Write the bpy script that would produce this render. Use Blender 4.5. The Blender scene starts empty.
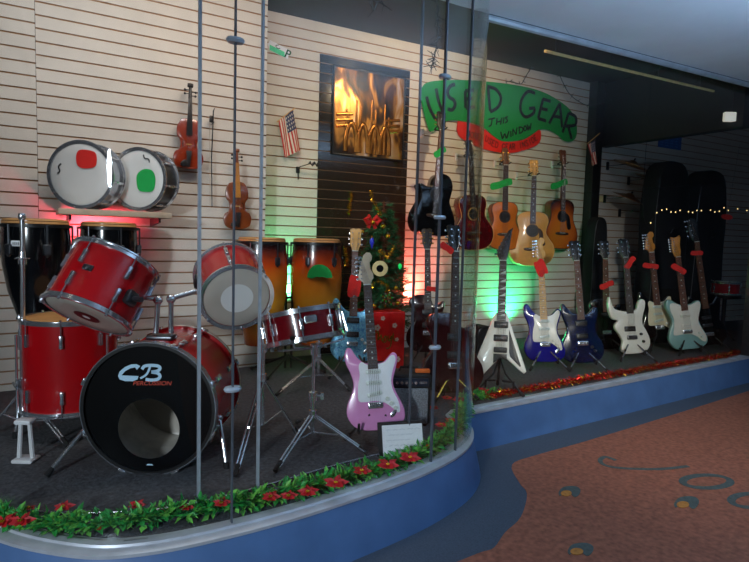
import bpy, math, random
from mathutils import Vector, Matrix
random.seed(7)
S = bpy.context.scene
C = S.collection
PI = math.pi
V = Vector

# ------------------------------------------------------------------ camera
FPX = 560.0
_psi, _th, _phi = math.radians(31.5), math.radians(4.5), math.radians(1.6)
CAM = V((0, 0, 1.15))
FW = V((math.sin(_psi) * math.cos(_th), math.cos(_psi) * math.cos(_th), -math.sin(_th)))
_r0 = V((math.cos(_psi), -math.sin(_psi), 0))
_u0 = _r0.cross(FW)
RT = _r0 * math.cos(_phi) + _u0 * math.sin(_phi)
UP = -_r0 * math.sin(_phi) + _u0 * math.cos(_phi)
cd = bpy.data.cameras.new('camera')
cam = bpy.data.objects.new('camera', cd)
C.objects.link(cam)
cd.sensor_width = 36.0
cd.lens = FPX / 749 * 36.0
cd.clip_start = 0.05
cam.matrix_world = Matrix(((RT.x, UP.x, -FW.x, CAM.x), (RT.y, UP.y, -FW.y, CAM.y), (RT.z, UP.z, -FW.z, CAM.z), (0, 0, 0, 1)))
S.camera = cam


def ray(x, y):
    return FW + RT * ((x - 374.5) / FPX) - UP * ((y - 281) / FPX)


def at(x, y, Y):            # measured point at the depth Y
    d = ray(x, y)
    return CAM + d * (Y / d.y)


def fl(x, y, z=0.18):       # measured point on a level surface
    d = ray(x, y)
    return CAM + d * ((z - CAM.z) / d.z)


WB0, WBN = V((1.5, 4.1, 0)), V((0.17, 3.5, 0)).normalized()     # right back wall plane


def wb(x, y, off=0.0):      # point on the right back wall, off metres in front of it
    d = ray(x, y)
    return CAM + d * ((WB0 - WBN * off - CAM).dot(WBN) / d.dot(WBN))


def wa(x, y, off=0.0):
    return at(x, y, 3.9 - off)


FLOOR = 0.18
GROUND = -0.03


# ------------------------------------------------------------------ materials
def lin(c):
    if isinstance(c, str):
        c = tuple(int(c[i:i + 2], 16) / 255 for i in (0, 2, 4))
    return tuple((v / 12.92 if v <= 0.04045 else ((v + 0.055) / 1.055) ** 2.4) for v in c) + (1.0,)


_mc = {}


def pm(name, col, rough=0.5, metal=0.0, coat=0.0, var=0.12, scale=30.0, bump=0.0, emit=0.0, spec=0.5):
    if name in _mc:
        return _mc[name]
    m = bpy.data.materials.new(name)
    m.use_nodes = True
    nt = m.node_tree
    b = nt.nodes['Principled BSDF']
    c = lin(col)
    tc = nt.nodes.new('ShaderNodeTexCoord')
    nz = nt.nodes.new('ShaderNodeTexNoise')
    nz.inputs['Scale'].default_value = scale
    nz.inputs['Detail'].default_value = 4
    nt.links.new(tc.outputs['Object'], nz.inputs['Vector'])
    rp = nt.nodes.new('ShaderNodeValToRGB')
    rp.color_ramp.elements[0].position = 0.3
    rp.color_ramp.elements[1].position = 0.7
    rp.color_ramp.elements[0].color = tuple(v * (1 - var) for v in c[:3]) + (1,)
    rp.color_ramp.elements[1].color = tuple(min(1, v * (1 + var)) for v in c[:3]) + (1,)
    nt.links.new(nz.outputs['Fac'], rp.inputs['Fac'])
    nt.links.new(rp.outputs['Color'], b.inputs['Base Color'])
    b.inputs['Roughness'].default_value = rough
    b.inputs['Metallic'].default_value = metal
    b.inputs['Specular IOR Level'].default_value = spec
    b.inputs['Coat Weight'].default_value = coat
    b.inputs['Coat Roughness'].default_value = 0.05
    if bump:
        bp = nt.nodes.new('ShaderNodeBump')
        bp.inputs['Strength'].default_value = bump
        bp.inputs['Distance'].default_value = 0.01
        nt.links.new(nz.outputs['Fac'], bp.inputs['Height'])
        nt.links.new(bp.outputs['Normal'], b.inputs['Normal'])
    if emit:
        b.inputs['Emission Color'].default_value = c
        b.inputs['Emission Strength'].default_value = emit
    _mc[name] = m
    return m


def ramp_mat(name, stops, mode='radial', center=(0.5, 0.5, 0.4), sc=(1, 0, 1), rough=0.25, coat=0.6, metal=0.0):
    """lacquer burst: colours run outward from a centre (radial) or along the height (z) of the part"""
    if name in _mc:
        return _mc[name]
    m = bpy.data.materials.new(name)
    m.use_nodes = True
    nt = m.node_tree
    b = nt.nodes['Principled BSDF']
    tc = nt.nodes.new('ShaderNodeTexCoord')
    rp = nt.nodes.new('ShaderNodeValToRGB')
    nz = nt.nodes.new('ShaderNodeTexNoise')
    nz.inputs['Scale'].default_value = 9
    nt.links.new(tc.outputs['Object'], nz.inputs['Vector'])
    ad = nt.nodes.new('ShaderNodeMath')
    ad.operation = 'MULTIPLY_ADD'
    ad.inputs[1].default_value = 0.08
    if mode == 'radial':
        s1 = nt.nodes.new('ShaderNodeVectorMath')
        s1.operation = 'SUBTRACT'
        s1.inputs[1].default_value = center
        s2 = nt.nodes.new('ShaderNodeVectorMath')
        s2.operation = 'MULTIPLY'
        s2.inputs[1].default_value = sc
        s3 = nt.nodes.new('ShaderNodeVectorMath')
        s3.operation = 'LENGTH'
        nt.links.new(tc.outputs['Generated'], s1.inputs[0])
        nt.links.new(s1.outputs[0], s2.inputs[0])
        nt.links.new(s2.outputs[0], s3.inputs[0])
        src = s3.outputs['Value']
    else:
        sx = nt.nodes.new('ShaderNodeSeparateXYZ')
        nt.links.new(tc.outputs['Generated'], sx.inputs[0])
        src = sx.outputs['Z']
    nt.links.new(nz.outputs['Fac'], ad.inputs[0])
    nt.links.new(src, ad.inputs[2])
    nt.links.new(ad.outputs[0], rp.inputs['Fac'])
    el = rp.color_ramp.elements
    while len(el) < len(stops):
        el.new(0.5)
    for e, (p, c) in zip(el, stops):
        e.position = p
        e.color = lin(c)
    nt.links.new(rp.outputs['Color'], b.inputs['Base Color'])
    b.inputs['Roughness'].default_value = rough
    b.inputs['Metallic'].default_value = metal
    b.inputs['Coat Weight'].default_value = coat
    b.inputs['Coat Roughness'].default_value = 0.05
    _mc[name] = m
    return m


def glitter_mat(name, c1, c2, scale=260):
    m = bpy.data.materials.new(name)
    m.use_nodes = True
    nt = m.node_tree
    b = nt.nodes['Principled BSDF']
    tc = nt.nodes.new('ShaderNodeTexCoord')
    vo = nt.nodes.new('ShaderNodeTexVoronoi')
    vo.inputs['Scale'].default_value = scale
    nt.links.new(tc.outputs['Object'], vo.inputs['Vector'])
    rp = nt.nodes.new('ShaderNodeValToRGB')
    rp.color_ramp.elements[0].color = lin(c1)
    rp.color_ramp.elements[1].color = lin(c2)
    nt.links.new(vo.outputs['Color'], rp.inputs['Fac'])
    nt.links.new(rp.outputs['Color'], b.inputs['Base Color'])
    b.inputs['Roughness'].default_value = 0.3
    b.inputs['Metallic'].default_value = 0.4
    nm = nt.nodes.new('ShaderNodeBump')
    nm.inputs['Strength'].default_value = 0.4
    nt.links.new(vo.outputs['Distance'], nm.inputs['Height'])
    nt.links.new(nm.outputs['Normal'], b.inputs['Normal'])
    return m


def glass_mat(name, tint, r0=0.022):
    m = bpy.data.materials.new(name)
    m.use_nodes = True
    nt = m.node_tree
    nt.nodes.remove(nt.nodes['Principled BSDF'])
    out = nt.nodes['Material Output']
    tr = nt.nodes.new('ShaderNodeBsdfTransparent')
    tr.inputs['Color'].default_value = tint + (1,)
    gl = nt.nodes.new('ShaderNodeBsdfGlossy')
    gl.inputs['Roughness'].default_value = 0.02
    gl.inputs['Color'].default_value = (0.9, 0.95, 0.95, 1)
    lw = nt.nodes.new('ShaderNodeLayerWeight')
    lw.inputs['Blend'].default_value = 0.5
    pw = nt.nodes.new('ShaderNodeMath')
    pw.operation = 'POWER'
    pw.inputs[1].default_value = 5.0
    nt.links.new(lw.outputs['Facing'], pw.inputs[0])
    fr = nt.nodes.new('ShaderNodeMath')         # Schlick reflectance of glass, the same from both sides
    fr.operation = 'MULTIPLY_ADD'
    fr.inputs[1].default_value = 0.9
    fr.inputs[2].default_value = r0
    nt.links.new(pw.outputs[0], fr.inputs[0])
    mx = nt.nodes.new('ShaderNodeMixShader')
    nt.links.new(fr.outputs[0], mx.inputs[0])
    nt.links.new(tr.outputs[0], mx.inputs[1])
    nt.links.new(gl.outputs[0], mx.inputs[2])
    nt.links.new(mx.outputs[0], out.inputs['Surface'])
    return m


M = dict(
    slat=pm('slat_white', 'd8d0c4', 0.55, scale=6, var=0.05),
    groove=pm('slat_groove', 'a47c58', 0.8),
    ceil=pm('ceiling_dark', '1c140c', 0.6, scale=5, var=0.3),
    carpet=pm('carpet', '47484c', 0.95, scale=55, var=0.45, bump=0.6),
    blue=pm('curb_blue', '4c70a0', 0.55, scale=7, var=0.12),
    alu=pm('aluminium', 'c4ccd4', 0.42, metal=0.45, scale=12),
    chrome=pm('chrome', 'e2e5ea', 0.16, metal=0.9, var=0.05),
    steel=pm('brushed_steel', 'b8bcc4', 0.24, metal=0.88, var=0.08),
    dsteel=pm('dark_steel', '5a5d62', 0.3, metal=0.9),
    gold=pm('gold_metal', 'c89a40', 0.25, metal=1.0),
    brass=pm('bronze_cymbal', 'a8763a', 0.3, metal=0.9),
    black=pm('black_satin', '0c0c0e', 0.4),
    bgloss=pm('black_gloss', '08080a', 0.16, coat=0.3),
    bhead=pm('black_drum_head', '060607', 0.55, spec=0.08),
    rubber=pm('rubber', '101012', 0.8),
    red=pm('drum_red', 'ac0a12', 0.25, coat=0.25, scale=4, var=0.12),
    dred=pm('dark_red_sparkle', '6a0610', 0.2, coat=0.6, scale=120, var=0.3),
    head=pm('drum_head', 'dcdcd8', 0.45, scale=5, var=0.04),
    clear=pm('drum_head_aged', 'b4aca0', 0.35, scale=6, var=0.12),
    tan=pm('rawhide', 'c08a50', 0.6, scale=10, var=0.15),
    white=pm('white_gloss', 'e6e2d4', 0.25, coat=0.4, var=0.03),
    wplast=pm('white_plastic', 'dcdee0', 0.4, var=0.04),
    paper=pm('paper_white', 'eceff2', 0.8, var=0.03),
    mint=pm('mint_guard', 'd3dcd4', 0.3, coat=0.2, var=0.03),
    pink=pm('shell_pink', 'e496cc', 0.25, coat=0.5, var=0.03),
    navy=pm('navy_blue', '15157a', 0.2, coat=0.6, var=0.05),
    dblue=pm('trans_blue', '07163c', 0.2, coat=0.6, scale=14, var=0.35),
    sea=pm('seafoam', '7fa8a4', 0.3, coat=0.4, var=0.04),
    lpred=pm('wine_red', '4c0a0c', 0.2, coat=0.6, scale=10, var=0.3),
    maple=pm('maple', 'd8a860', 0.4, coat=0.2, scale=18, var=0.15),
    amber=pm('amber_maple', 'd08a34', 0.35, coat=0.3, scale=18, var=0.15),
    grayw=pm('shaded_maple', 'b4a48c', 0.4, scale=18, var=0.12),  # grey of wood in shade put into this maple; also colours bow hair
    rose=pm('rosewood', '3a241a', 0.5, scale=25, var=0.3),
    mahog=pm('mahogany', '6a3a20', 0.45, scale=20, var=0.25),
    lpdark=pm('dark_wine', '2c0608', 0.2, coat=0.6, scale=10, var=0.3),
    wood=pm('spruce', 'd49a48', 0.35, coat=0.4, scale=12, var=0.12),
    ced=pm('cedar', 'c46a20', 0.3, coat=0.4, scale=12, var=0.15),
    redtag=pm('red_paper', 'e0241c', 0.8, var=0.08),
    grntag=pm('green_paper', '12a84c', 0.8, var=0.08),
    banner=pm('banner_green', '0b9040', 0.8, scale=4, var=0.1),
    bannerr=pm('banner_red', 'e02418', 0.8, scale=4, var=0.1),
    ink=pm('black_marker', '080a08', 0.8),
    leaf=pm('leaf_green', '26903c', 0.5, var=0.4),
    leaf2=pm('leaf_light', '66b448', 0.5, var=0.4),
    pine=pm('pine_green', '2a6436', 0.7, var=0.4),
    poin=pm('poinsettia_red', 'b40f1c', 0.6, var=0.2),
    tinr=pm('tinsel_red', 'b81810', 0.25, metal=0.7, var=0.4),
    ting=pm('tinsel_gold', 'd0a428', 0.25, metal=0.8, var=0.3),
    amp=pm('amp_tolex', '18191b', 0.7, scale=90, bump=0.4),
    grille=pm('amp_grille', '84888c', 0.8, scale=160, var=0.5, bump=0.5),
    wrap=pm('gift_wrap_red', 'c41a16', 0.25, scale=14, var=0.3),
    groundb=pm('ground_blue', '4c5866', 0.8, scale=140, var=0.2),
    groundp=pm('ground_pink', 'a0624a', 0.8, scale=45, var=0.3),
    inblue=pm('inlay_blue', '54605c', 0.7, scale=60, var=0.25),
    inyel=pm('inlay_yellow', 'c48238', 0.7, scale=60, var=0.25),
    soffit=pm('soffit_paint', 'd6dae0', 0.7, scale=3, var=0.05),
    fascia=pm('fascia_dark', '2c3a3c', 0.4),
    post=pm('post_black', '0d0d0f', 0.6),
    logo=pm('logo_white', 'b8dcf2', 0.6, var=0.03),
    lored=pm('logo_red', 'c8432c', 0.6, var=0.03),
    flagr=pm('flag_red', 'c43a30', 0.8),
    flagw=pm('flag_white', 'e8dcc8', 0.8),
    flagb=pm('flag_blue', '3a4260', 0.8),
    vred=pm('violin_red', '8e2e10', 0.25, coat=0.6, scale=16, var=0.2),
    vbrn=pm('violin_brown', '7c3c18', 0.28, coat=0.5, scale=16, var=0.25),
    ebony=pm('ebony', '1a1412', 0.4),
    frost=pm('frosted_clip', 'b8c8d4', 0.3, metal=0.3),
    wire=pm('wire_green', '141c18', 0.6),
    mirror=pm('smoked_mirror', '2c241c', 0.10, coat=0.5, var=0.2, scale=3, spec=0.8),
    darkw=pm('dim_slat', '8b8a88', 0.6, scale=6, var=0.05),
    bag=pm('nylon_bag', '0b0c10', 0.85, scale=40, bump=0.3),
    bluesign=pm('blue_sign', '1a5fb0', 0.7),
    orange=pm('orange_card', 'e06a20', 0.6),
    strip2=pm('seam_dark', '59626c', 0.35, metal=0.3),
    cream=pm('cream_guard', 'dccfae', 0.3, coat=0.2, var=0.03),
    strip=pm('edge_strip', 'a9b4bf', 0.4, metal=0.2),
    shelf=pm('shelf_beige', 'b8a48c', 0.5),
)
M['burst'] = ramp_mat('tobacco_burst', [(0.0, 'd07a2a'), (0.36, 'c0601c'), (0.5, '6a2c10'), (0.58, '1a0d08')], sc=(0.85, 0, 0.9))
M['cburst'] = ramp_mat('conga_burst', [(0.0, '8a240c'), (0.14, 'c8741a'), (0.45, 'f0a42c'), (0.64, 'e88420'), (0.80, 'c44410'), (0.95, '3a1008'), (1.0, '1c0806')], mode='z')
M['glit'] = glitter_mat('blue_glitter', '0d78c4', 'a4ecf8', 150)
M['glass'] = glass_mat('shop_glass', (0.985, 0.995, 0.99))
M['cglass'] = glass_mat('curved_shop_glass', (0.95, 0.975, 0.96), 0.05)


# ------------------------------------------------------------------ mesh builder
class MB:
    def __init__(s):
        s.v, s.f, s.m = [], [], []

    def add(s, vs, fs, mi=0, T=None):
        o = len(s.v)
        s.v += [(T @ V(p)) if T else V(p) for p in vs]
        s.f += [tuple(i + o for i in f) for f in fs]
        s.m += [mi] * len(fs)
        return s

    def box(s, c, d, mi=0, T=None, bev=0.0):
        x, y, z = d[0] / 2, d[1] / 2, d[2] / 2
        if bev:
            b = bev
            ol = [(-x + b, -z), (x - b, -z), (x, -z + b), (x, z - b), (x - b, z), (-x + b, z), (-x, z - b), (-x, -z + b)]
            sub = MB()
            sub.prism(ol, -y, y, min(b, y * 0.6))
            return s.add([(p.x + c[0], p.y + c[1], p.z + c[2]) for p in sub.v], sub.f, mi, T)
        vs = [(c[0] + i * x, c[1] + j * y, c[2] + k * z) for i in (-1, 1) for j in (-1, 1) for k in (-1, 1)]
        return s.add(vs, [(0, 1, 3, 2), (4, 6, 7, 5), (0, 4, 5, 1), (2, 3, 7, 6), (0, 2, 6, 4), (1, 5, 7, 3)], mi, T)

    def tube(s, pts, r, seg=8, mi=0, T=None, caps=True, closed=False):
        pts = [V(p) for p in pts]
        n = len(pts)
        rs = r if isinstance(r, (list, tuple)) else [r] * n
        vs, fs = [], []
        up = None
        for i, p in enumerate(pts):
            if closed:
                t = pts[(i + 1) % n] - pts[i - 1]
            else:
                t = pts[min(i + 1, n - 1)] - pts[max(i - 1, 0)]
            t = t.normalized() if t.length > 1e-9 else V((0, 0, 1))
            if up is None:
                up = V((0, 0, 1)) if abs(t.z) < 0.9 else V((1, 0, 0))
            a = up - t * up.dot(t)
            a = a.normalized() if a.length > 1e-6 else t.orthogonal().normalized()
            up = a
            b = t.cross(a)
            for k in range(seg):
                w = 2 * PI * k / seg
                vs.append(p + (a * math.cos(w) + b * math.sin(w)) * rs[i])
        for i in range(n if closed else n - 1):
            j = (i + 1) % n
            for k in range(seg):
                l = (k + 1) % seg
                fs.append((i * seg + k, i * seg + l, j * seg + l, j * seg + k))
        if caps and not closed:
            fs.append(tuple(range(seg))[::-1])
            fs.append(tuple((n - 1) * seg + k for k in range(seg)))
        return s.add(vs, fs, mi, T)

    def lathe(s, prof, seg=32, mi=0, T=None, capa=False, capb=False):
        vs, fs = [], []
        for (r, z) in prof:
            for k in range(seg):
                w = 2 * PI * k / seg
                vs.append((r * math.cos(w), r * math.sin(w), z))
        n = len(prof)
        for i in range(n - 1):
            for k in range(seg):
                l = (k + 1) % seg
                fs.append((i * seg + k, i * seg + l, (i + 1) * seg + l, (i + 1) * seg + k))
        if capa:
            fs.append(tuple(range(seg))[::-1])
        if capb:
            fs.append(tuple((n - 1) * seg + k for k in range(seg)))
        return s.add(vs, fs, mi, T)

    def ring(s, r0, r1, z0, z1, seg=36, mi=0, T=None):      # solid ring of rectangular section
        prof = [(r0, z0), (r1, z0), (r1, z1), (r0, z1), (r0, z0)]
        return s.lathe(prof, seg, mi, T)

    def prism(s, ol, y0, y1, bev=0.0, mi=0, T=None, mif=None, dome=0.0):
        """outline (x,z) extruded along y; front face at y0"""
        n = len(ol)
        ar = sum(ol[i][0] * ol[(i + 1) % n][1] - ol[(i + 1) % n][0] * ol[i][1] for i in range(n))
        if ar < 0:
            ol = ol[::-1]

        def inset(d):
            if d == 0:
                return list(ol)
            res = []
            for i in range(n):
                a, b, c = V(ol[i - 1]), V(ol[i]), V(ol[(i + 1) % n])
                e1 = (b - a)
                e2 = (c - b)
                n1 = V((-e1.y, e1.x)).normalized() if e1.length > 1e-9 else V((0, 0))
                n2 = V((-e2.y, e2.x)).normalized() if e2.length > 1e-9 else n1
                m = n1 + n2
                m = m.normalized() if m.length > 1e-6 else n1
                k = 1 / max(0.5, m.dot(n1)) if n1.length else 1
                q = b + m * d * k
                res.append((q.x, q.y))
            return res
        layers = []
        if bev:
            layers = [(inset(bev), y0), (inset(bev * 0.3), y0 + bev * 0.3), (inset(0), y0 + bev), (inset(0), y1 - bev), (inset(bev * 0.3), y1 - bev * 0.3), (inset(bev), y1)]
        else:
            layers = [(ol, y0), (ol, y1)]
        if dome:
            cx = sum(p[0] for p in ol) / n
            cz = sum(p[1] for p in ol) / n
            l0, yy = layers[0]
            pre = []
            for k, (q, h) in enumerate(((0.25, 0.95), (0.6, 0.7), (0.85, 0.3))):
                pre.append(([(cx + (p[0] - cx) * q, cz + (p[1] - cz) * q) for p in l0], yy - dome * h))
            layers = pre + layers
        vs, fs = [], []
        for l, y in layers:
            vs += [(p[0], y, p[1]) for p in l]
        for i in range(len(layers) - 1):
            for k in range(n):
                l = (k + 1) % n
                fs.append((i * n + k, (i + 1) * n + k, (i + 1) * n + l, i * n + l))
        s.add(vs, fs, mi, T)
        o = len(s.v) - len(vs)
        s.f.append(tuple(o + k for k in range(n)))
        s.m.append(mi if mif is None else mif)
        s.f.append(tuple(o + (len(layers) - 1) * n + k for k in range(n))[::-1])
        s.m.append(mi)
        return s

    def ball(s, c, r, seg=14, mi=0, T=None, sc=(1, 1, 1)):
        rg = seg // 2
        prof = []
        vs, fs = [], []
        for i in range(rg + 1):
            a = -PI / 2 + PI * i / rg
            for k in range(seg):
                w = 2 * PI * k / seg
                vs.append((c[0] + r * sc[0] * math.cos(a) * math.cos(w), c[1] + r * sc[1] * math.cos(a) * math.sin(w), c[2] + r * sc[2] * math.sin(a)))
        for i in range(rg):
            for k in range(seg):
                l = (k + 1) % seg
                fs.append((i * seg + k, i * seg + l, (i + 1) * seg + l, (i + 1) * seg + k))
        return s.add(vs, fs, mi, T)

    def ribbon(s, pts, w, y0, y1, mi=0, T=None, closed=False):
        """flat painted stroke in the xz plane, thin along y"""
        pts = [V(p) for p in pts]
        n = len(pts)
        L_, R_ = [], []
        for i in range(n):
            t = pts[min(i + 1, n - 1)] - pts[max(i - 1, 0)]
            if closed:
                t = pts[(i + 1) % n] - pts[i - 1]
            t = t.normalized()
            nn = V((-t.y, t.x)) * (w / 2)
            L_.append(pts[i] + nn)
            R_.append(pts[i] - nn)
        vs, fs = [], []
        for i in range(n):
            for q, y in ((L_[i], y0), (R_[i], y0), (R_[i], y1), (L_[i], y1)):
                vs.append((q.x, y, q.y))
        for i in range(n if closed else n - 1):
            a, b = i * 4, ((i + 1) % n) * 4
            for k in range(4):
                l = (k + 1) % 4
                fs.append((a + k, a + l, b + l, b + k))
        if not closed:
            fs.append((0, 3, 2, 1))
            e = (n - 1) * 4
            fs.append((e, e + 1, e + 2, e + 3))
        return s.add(vs, fs, mi, T)

    def mesh(s, name, mats, ang=38):
        me = bpy.data.meshes.new(name)
        me.from_pydata([tuple(p) for p in s.v], [], s.f)
        if not isinstance(mats, (list, tuple)):
            mats = [mats]
        for m in mats:
            me.materials.append(m)
        me.polygons.foreach_set('material_index', s.m)
        me.validate()
        me.update()
        if ang:
            me.shade_smooth()
            me.set_sharp_from_angle(angle=math.radians(ang))
        return me

    def build(s, name, mats, parent=None, ang=38, label=None):
        return inst(name, s.mesh(name, mats, ang), parent, label=label)


def inst(name, me, parent=None, T=None, label=None):
    o = bpy.data.objects.new(name, me)
    C.objects.link(o)
    if parent:
        o.parent = parent
    if T is not None:
        o.matrix_local = T
    if label:
        o['label'] = label
    return o


def tag(o, label=None, cat=None, group=None, kind=None):
    if label:
        o['label'] = label
    if cat:
        o['category'] = cat
    if group:
        o['group'] = group
    if kind:
        o['kind'] = kind
    return o


def thing(name, label, cat, T=None, group=None):
    o = bpy.data.objects.new(name, None)
    o.empty_display_size = 0.05
    C.objects.link(o)
    if T is not None:
        o.matrix_world = T
    return tag(o, label, cat, group)


def struct(o):
    o['kind'] = 'structure'
    return o


def frame(P, zd, front, sc=1.0):
    z = V(zd).normalized()
    f = V(front)
    y = -(f - z * f.dot(z)).normalized()
    x = y.cross(z)
    return Matrix(((x.x * sc, y.x * sc, z.x * sc, P[0]), (x.y * sc, y.y * sc, z.y * sc, P[1]), (x.z * sc, y.z * sc, z.z * sc, P[2]), (0, 0, 0, 1)))


def TL(x=0, y=0, z=0):
    return Matrix.Translation((x, y, z))


def RX(a):
    return Matrix.Rotation(a, 4, 'X')


def RY(a):
    return Matrix.Rotation(a, 4, 'Y')


def RZ(a):
    return Matrix.Rotation(a, 4, 'Z')


def cr(pts, n=5, closed=True):      # smooth curve through points
    P = [V(p) for p in pts]
    N = len(P)
    out = []
    for i in range(N if closed else N - 1):
        if closed:
            a, b, c, d = P[i - 1], P[i], P[(i + 1) % N], P[(i + 2) % N]
        else:
            a, b, c, d = P[max(i - 1, 0)], P[i], P[i + 1], P[min(i + 2, N - 1)]
        for k in range(n):
            t = k / n
            q = 0.5 * ((2 * b) + (c - a) * t + (2 * a - 5 * b + 4 * c - d) * t * t + (3 * b - a - 3 * c + d) * t ** 3)
            out.append(tuple(q))
    if not closed:
        out.append(tuple(P[-1]))
    return out


def text_mb(txt, width, height, shear=0.0, thick=0.001):
    cu = bpy.data.curves.new('lettering', 'FONT')
    cu.body = txt
    cu.shear = shear
    cu.extrude = 0.01
    cu.offset = 0.012
    o = bpy.data.objects.new('lettering', cu)
    C.objects.link(o)
    dg = bpy.context.evaluated_depsgraph_get()
    me = bpy.data.meshes.new_from_object(o.evaluated_get(dg))
    xs = [v.co.x for v in me.vertices]
    ys = [v.co.y for v in me.vertices]
    x0, x1, y0, y1 = min(xs), max(xs), min(ys), max(ys)
    mb = MB()
    mb.add([((v.co.x - x0) / (x1 - x0) * width, -thick if v.co.z > 0 else 0, (v.co.y - y0) / (y1 - y0) * height) for v in me.vertices], [tuple(p.vertices) for p in me.polygons])
    bpy.data.objects.remove(o)
    bpy.data.curves.remove(cu)
    bpy.data.meshes.remove(me)
    return mb


# ================================================================== SETTING
# --- slat walls
def slat_wall(name, x0, x1, z0, z1, phase, T, mat, pitch=0.0752, gap=0.0095):
    mb = MB()
    zs = []
    k0 = math.floor((z0 - phase) / pitch) - 1
    prof = [(0.0, z0)]
    z = phase + k0 * pitch
    while z < z1:
        if z - gap / 2 > z0 and z + gap / 2 < z1:
            prof += [(0.0, z - gap / 2), (0.007, z - gap / 2), (0.007, z + gap / 2), (0.0, z + gap / 2)]
        z += pitch
    prof.append((0.0, z1))
    for (a, b) in zip(prof[:-1], prof[1:]):
        mi = 1 if (a[0] > 0 or b[0] > 0) else 0
        mb.add([(x0, a[0], a[1]), (x1, a[0], a[1]), (x1, b[0], b[1]), (x0, b[0], b[1])], [(0, 1, 2, 3)], mi)
    mb.box(((x0 + x1) / 2, 0.03, (z0 + z1) / 2), (x1 - x0, 0.03, z1 - z0), 0)
    for x in (x0, x1):
        mb.add([(x, 0, z0), (x, 0.03, z0), (x, 0.03, z1), (x, 0, z1)], [(0, 1, 2, 3)], 1)
    mb.v = [T @ p for p in mb.v]
    return struct(mb.build(name, [mat, M['groove']], ang=0))


CEIL = 2.8
slat_wall('wall_left', -0.9, 0.036, FLOOR, CEIL, 0.673, TL(0, 3.9, 0), M['slat'])
slat_wall('wall_back', 0.038, 1.447, FLOOR, CEIL, 2.4535 - 24 * 0.0752, TL(0, 3.903, 0), M['slat'])
mb = MB()
mb.box((1.441, 3.99, (FLOOR + CEIL) / 2), (0.012, 0.16, CEIL - FLOOR))
struct(mb.build('trim_1', pm('raw_board', 'a06a3c', 0.7)))
bang = math.atan2(-0.17, 3.5)
TB = TL(1.5, 4.1, 0) @ RZ(bang)
slat_wall('wall_right', -0.06, 8.1, FLOOR, CEIL, 2.721 - 33 * 0.0752, TB, M['slat'])


def TBx(P):                 # local frame on the right wall at a point
    return frame(P, (0, 0, 1), -WBN)


# --- platform and curb
path = [(-0.34, 4.2), (-0.32, 3.2), (-0.26, 2.45), (-0.13, 2.08), (0.09, 1.83), (0.28, 1.74), (0.52, 1.715), (0.82, 1.725), (1.235, 1.778), (1.475, 1.835), (1.67, 1.912), (1.815, 2.013), (1.92, 2.133), (1.973, 2.247), (2.0, 2.312)]
path = cr(path, 6, closed=False)
path += [(2.02, 2.335), (3.5, 2.377), (5.45, 2.44), (9.6, 2.50)]


def offs(pl, d):
    out = []
    n = len(pl)
    for i in range(n):
        t = V(pl[min(i + 1, n - 1)]) - V(pl[max(i - 1, 0)])
        t.normalize()
        out.append((pl[i][0] - t.y * d, pl[i][1] + t.x * d))      # left of travel = into the window
    return out


def sweep(mb, prof, mi=0):
    """prof: list of (inward offset, z)"""
    n = len(path)
    rows = [[(p[0], p[1], z) for p in offs(path, d)] for d, z in prof]
    vs = [p for r in rows for p in r]
    fs = []
    for j in range(len(prof) - 1):
        for i in range(n - 1):
            fs.append((j * n + i, j * n + i + 1, (j + 1) * n + i + 1, (j + 1) * n + i))
    mb.add(vs, fs, mi)


mb = MB()
sweep(mb, [(-0.05, GROUND - 0.01), (-0.03, 0.05), (0.0, 0.165), (0.003, 0.17)])
struct(mb.build('baseboard_front', M['blue'], ang=60))
mb = MB()
sweep(mb, [(0.0, 0.166), (-0.006, 0.168), (-0.006, 0.178), (0.006, 0.183), (0.03, 0.183), (0.034, 0.19), (0.062, 0.19), (0.066, 0.184), (0.085, 0.184), (0.088, 0.17)])
struct(mb.build('trim_2', M['alu'], ang=25))
mb = MB()
inn = offs(path, 0.08)
loop = [(p[0], p[1], FLOOR) for p in inn] + [(9.6, 4.2, FLOOR)]
mb.add(loop, [tuple(range(len(loop)))[::-1]])
struct(mb.build('floor', M['carpet'], ang=0))

# inner barrier line on the carpet with slim uprights
inner = cr([tuple(fl(x, y)[:2]) for x, y in ((-40, 497), (0, 508), (50, 514), (93, 515), (150, 512), (198, 504), (258, 489), (345, 464), (411, 448))], 6, closed=False)
mb = MB()
mb.tube([(p[0], p[1], FLOOR + 0.006) for p in inner], 0.0045, 6)
struct(mb.build('trim_3', M['steel']))


# --- ceilings and header
mb = MB()
mb.box((4.4, 3.36, CEIL + 0.03), (10.8, 1.9, 0.06))
struct(mb.build('ceiling', M['ceil'], ang=0))
mb = MB()
zs_of = lambda x: 2.5 + (min(max(x, 1.95), 5.5) - 5.5) * 0.034      # the canopy edge drops a little toward the bay
xs = (-5, 1.95, 5.5, 13)
for y0_, y1_ in ((-5.0, 2.4),):
    vs = [(x, y, zs_of(x) + dz) for x in xs for y in (y0_, y1_) for dz in (0, 0.09)]
    fs = []
    for k in range(3):
        q = 4 * k
        fs += [(q, q + 4, q + 6, q + 2), (q + 1, q + 3, q + 7, q + 5), (q, q + 1, q + 5, q + 4), (q + 2, q + 6, q + 7, q + 3)]
    fs += [(0, 2, 3, 1), (12, 13, 15, 14)]
    mb.add(vs, fs)
struct(mb.build('ceiling_outside', M['soffit'], ang=0))
mb = MB()
mb.add([(x, y, z) for x in (2.13, 5.5, 9.8) for y in (2.40, 2.46) for z in (zs_of(x) - 0.015, 2.81)], [(0, 1, 5, 4), (4, 5, 9, 8), (2, 6, 7, 3), (6, 10, 11, 7), (0, 4, 6, 2), (4, 8, 10, 6), (1, 3, 7, 5), (5, 7, 11, 9), (0, 2, 3, 1), (8, 9, 11, 10)])
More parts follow.
